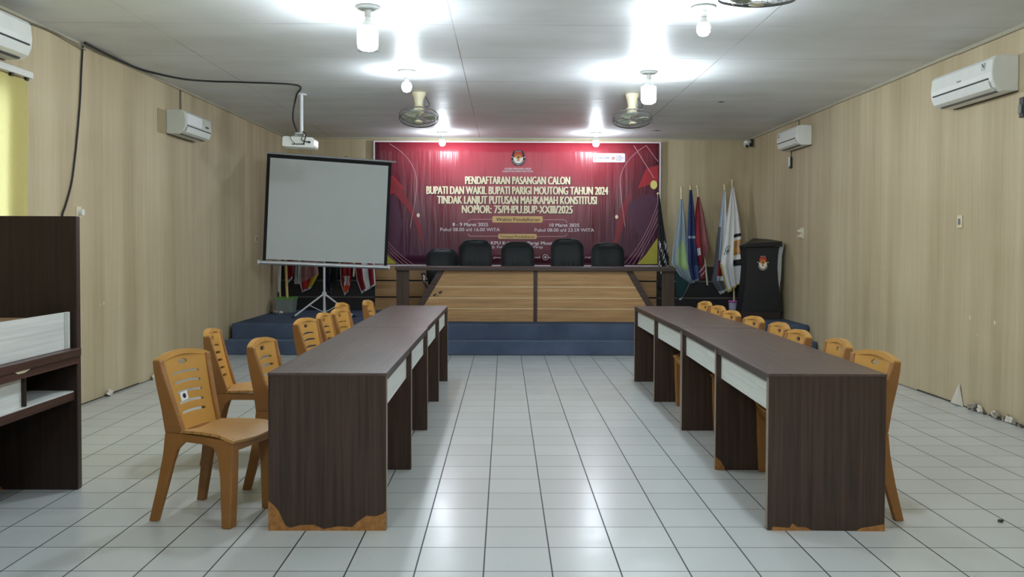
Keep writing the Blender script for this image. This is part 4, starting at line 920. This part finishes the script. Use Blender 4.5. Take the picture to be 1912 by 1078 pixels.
bucket(1370, 580, 13.68, .082, .185, 'pink', 'pot_grey', 'small grey pot with a pink rim beside the podium', 'flag_pot')
def lump(x, y, z, r, mat, label, nm, cat, sx=1, sy=1, sz=.6, seed=0):
    rnd = random.Random(seed); b = MB(); bm = bmesh.new(); bmesh.ops.create_icosphere(bm, subdivisions=2, radius=r)
    for v_ in bm.verts: v_.co = Vector((v_.co.x*sx, v_.co.y*sy, v_.co.z*sz))*(1+rnd.uniform(-.4, .4))
    zmin = min(v_.co.z for v_ in bm.verts); me = bpy.data.meshes.new(nm); bm.to_mesh(me); bm.free(); me.materials.append(M[mat])
    o = bpy.data.objects.new(nm, me); COL.objects.link(o); o.location = (x, y, z-zmin-.001); return tag(o, label, cat)
for i, (px, py, r, mt, lb) in enumerate(((516, 582, .035, 'rubble', 'pale plaster lump on the stage against the left wall'), (526, 583, .03, 'plaster', 'white crumpled scrap on the stage in front of the green bucket'), (508, 584, .03, 'dark_rubble', 'dark lump of rubble on the stage beside the left wall'))):
    p = at(px, py, 13.2); lump(max(p.x, -3.52), 13.15, SZ, r, mt, lb, 'rubble_lump', 'rubble', seed=i)
lump(2.575, 4.46, 0, .012, 'dark_rubble', 'tiny dark crumb on the floor tiles at the lower right', 'floor_crumb', 'crumb', 1.4, 1, .6, 9)
# torn wallpaper flap and crumbled plaster at the foot of the right wall
b = MB(); y_ = 7.72
b.add([(xr(7.70)-.004, 7.70, .0), (xr(7.92)-.004, 7.92, .0), (xr(7.76)-.012, 7.76, .20), (xr(7.74)-.055, 7.74, .012), (xr(7.8)-.04, 7.85, .01)], [(0, 3, 2), (3, 4, 2), (4, 1, 2), (0, 1, 4, 3)]); tag(b.build('wallpaper_flap', 'plaster'), 'torn pale wallpaper flap at the foot of the right wall', 'flap')
rnd = random.Random(3)
for k in range(22):
    y_ = 7.58-.045*k+rnd.uniform(-.03, .03)
    lump(xr(y_)-.022-rnd.uniform(0, .012), y_, 0, rnd.choice((.010, .014, .02, .030)), ('rubble', 'dark_rubble', 'rubble', 'dark_rubble', 'plaster')[k % 5], 'crumbled plaster bit in the row along the foot of the right wall', 'plaster_crumb', 'rubble', .5, 1.5, 1.0, 20+k)['group'] = 'plaster crumbs at the foot of the right wall'
for i, (y_, r) in enumerate(((8.15, .03), (9.15, .028))):
    lump(xl(y_)+.035, y_, 0, r, 'plaster', ('broken plaster bit at the foot of the left wall beside the cabinet', 'broken plaster bit further along the foot of the left wall')[i], 'plaster_crumb', 'rubble', .7, 1.5, .9, 40+i)
# bare paint spots on the walls
for i, (y_, z, r) in enumerate(((7.62, .80, .022), (7.24, .79, .02), (8.8, 1.5, .008), (9.4, 1.2, .008), (7.5, .66, .01))):
    b = MB(); b.prism([(y_+r*.8*math.cos(a), z+r*(1+.3*math.sin(3*a))*math.sin(a)) for a in [2*PI*k/9 for k in range(9)]], 0, xr(y_)-.002, xr(y_)-.0002)
    tag(b.build('paint_chip', 'plaster'), 'small bare pale chip in the paper of the right wall', 'wall damage', 'bare chips on the right wall')
for i, (y_, z, r) in enumerate(((8.05, .86, .012), (8.12, .87, .018), (8.42, .84, .012), (9.3, .80, .010))):
    b = MB(); b.prism([(y_+r*.8*math.cos(a), z+r*(1+.3*math.sin(3*a))*math.sin(a)) for a in [2*PI*k/9 for k in range(9)]], 0, xl(y_)+.0002, xl(y_)+.002)
    tag(b.build('paint_chip', 'plaster'), 'small bare pale chip in the paper of the left wall', 'wall damage', 'bare chips on the left wall')
# dark marks on the ceiling boards
for px, py, Y, rx, ry, lb in ((1226, 245, 13.4, .09, .05, 'dark ragged mark on the ceiling near the banner, right side'), (1346, 192, 10.7, .05, .05, 'small dark mark on the ceiling between the right fan and the wall'), (684, 99, 8.0, .13, .06, 'faint grey scuff on the ceiling behind the big left bulb')):
    p = at(px, py, Y); rr = random.Random(px); b = MB()
    q = [(p.x+rx*math.cos(a)*rr.uniform(.5, 1.1), Y+ry*math.sin(a)*rr.uniform(.3, 1.2)) for a in [2*PI*k/14 for k in range(14)]]
    b.prism(q, 2, H-.0012, H-.0002); tag(b.build('ceiling_stain', 'stain' if px != 684 else 'scuff'), lb, 'stain')
for o in COL.objects:
    if 'base' in o: del o['base']
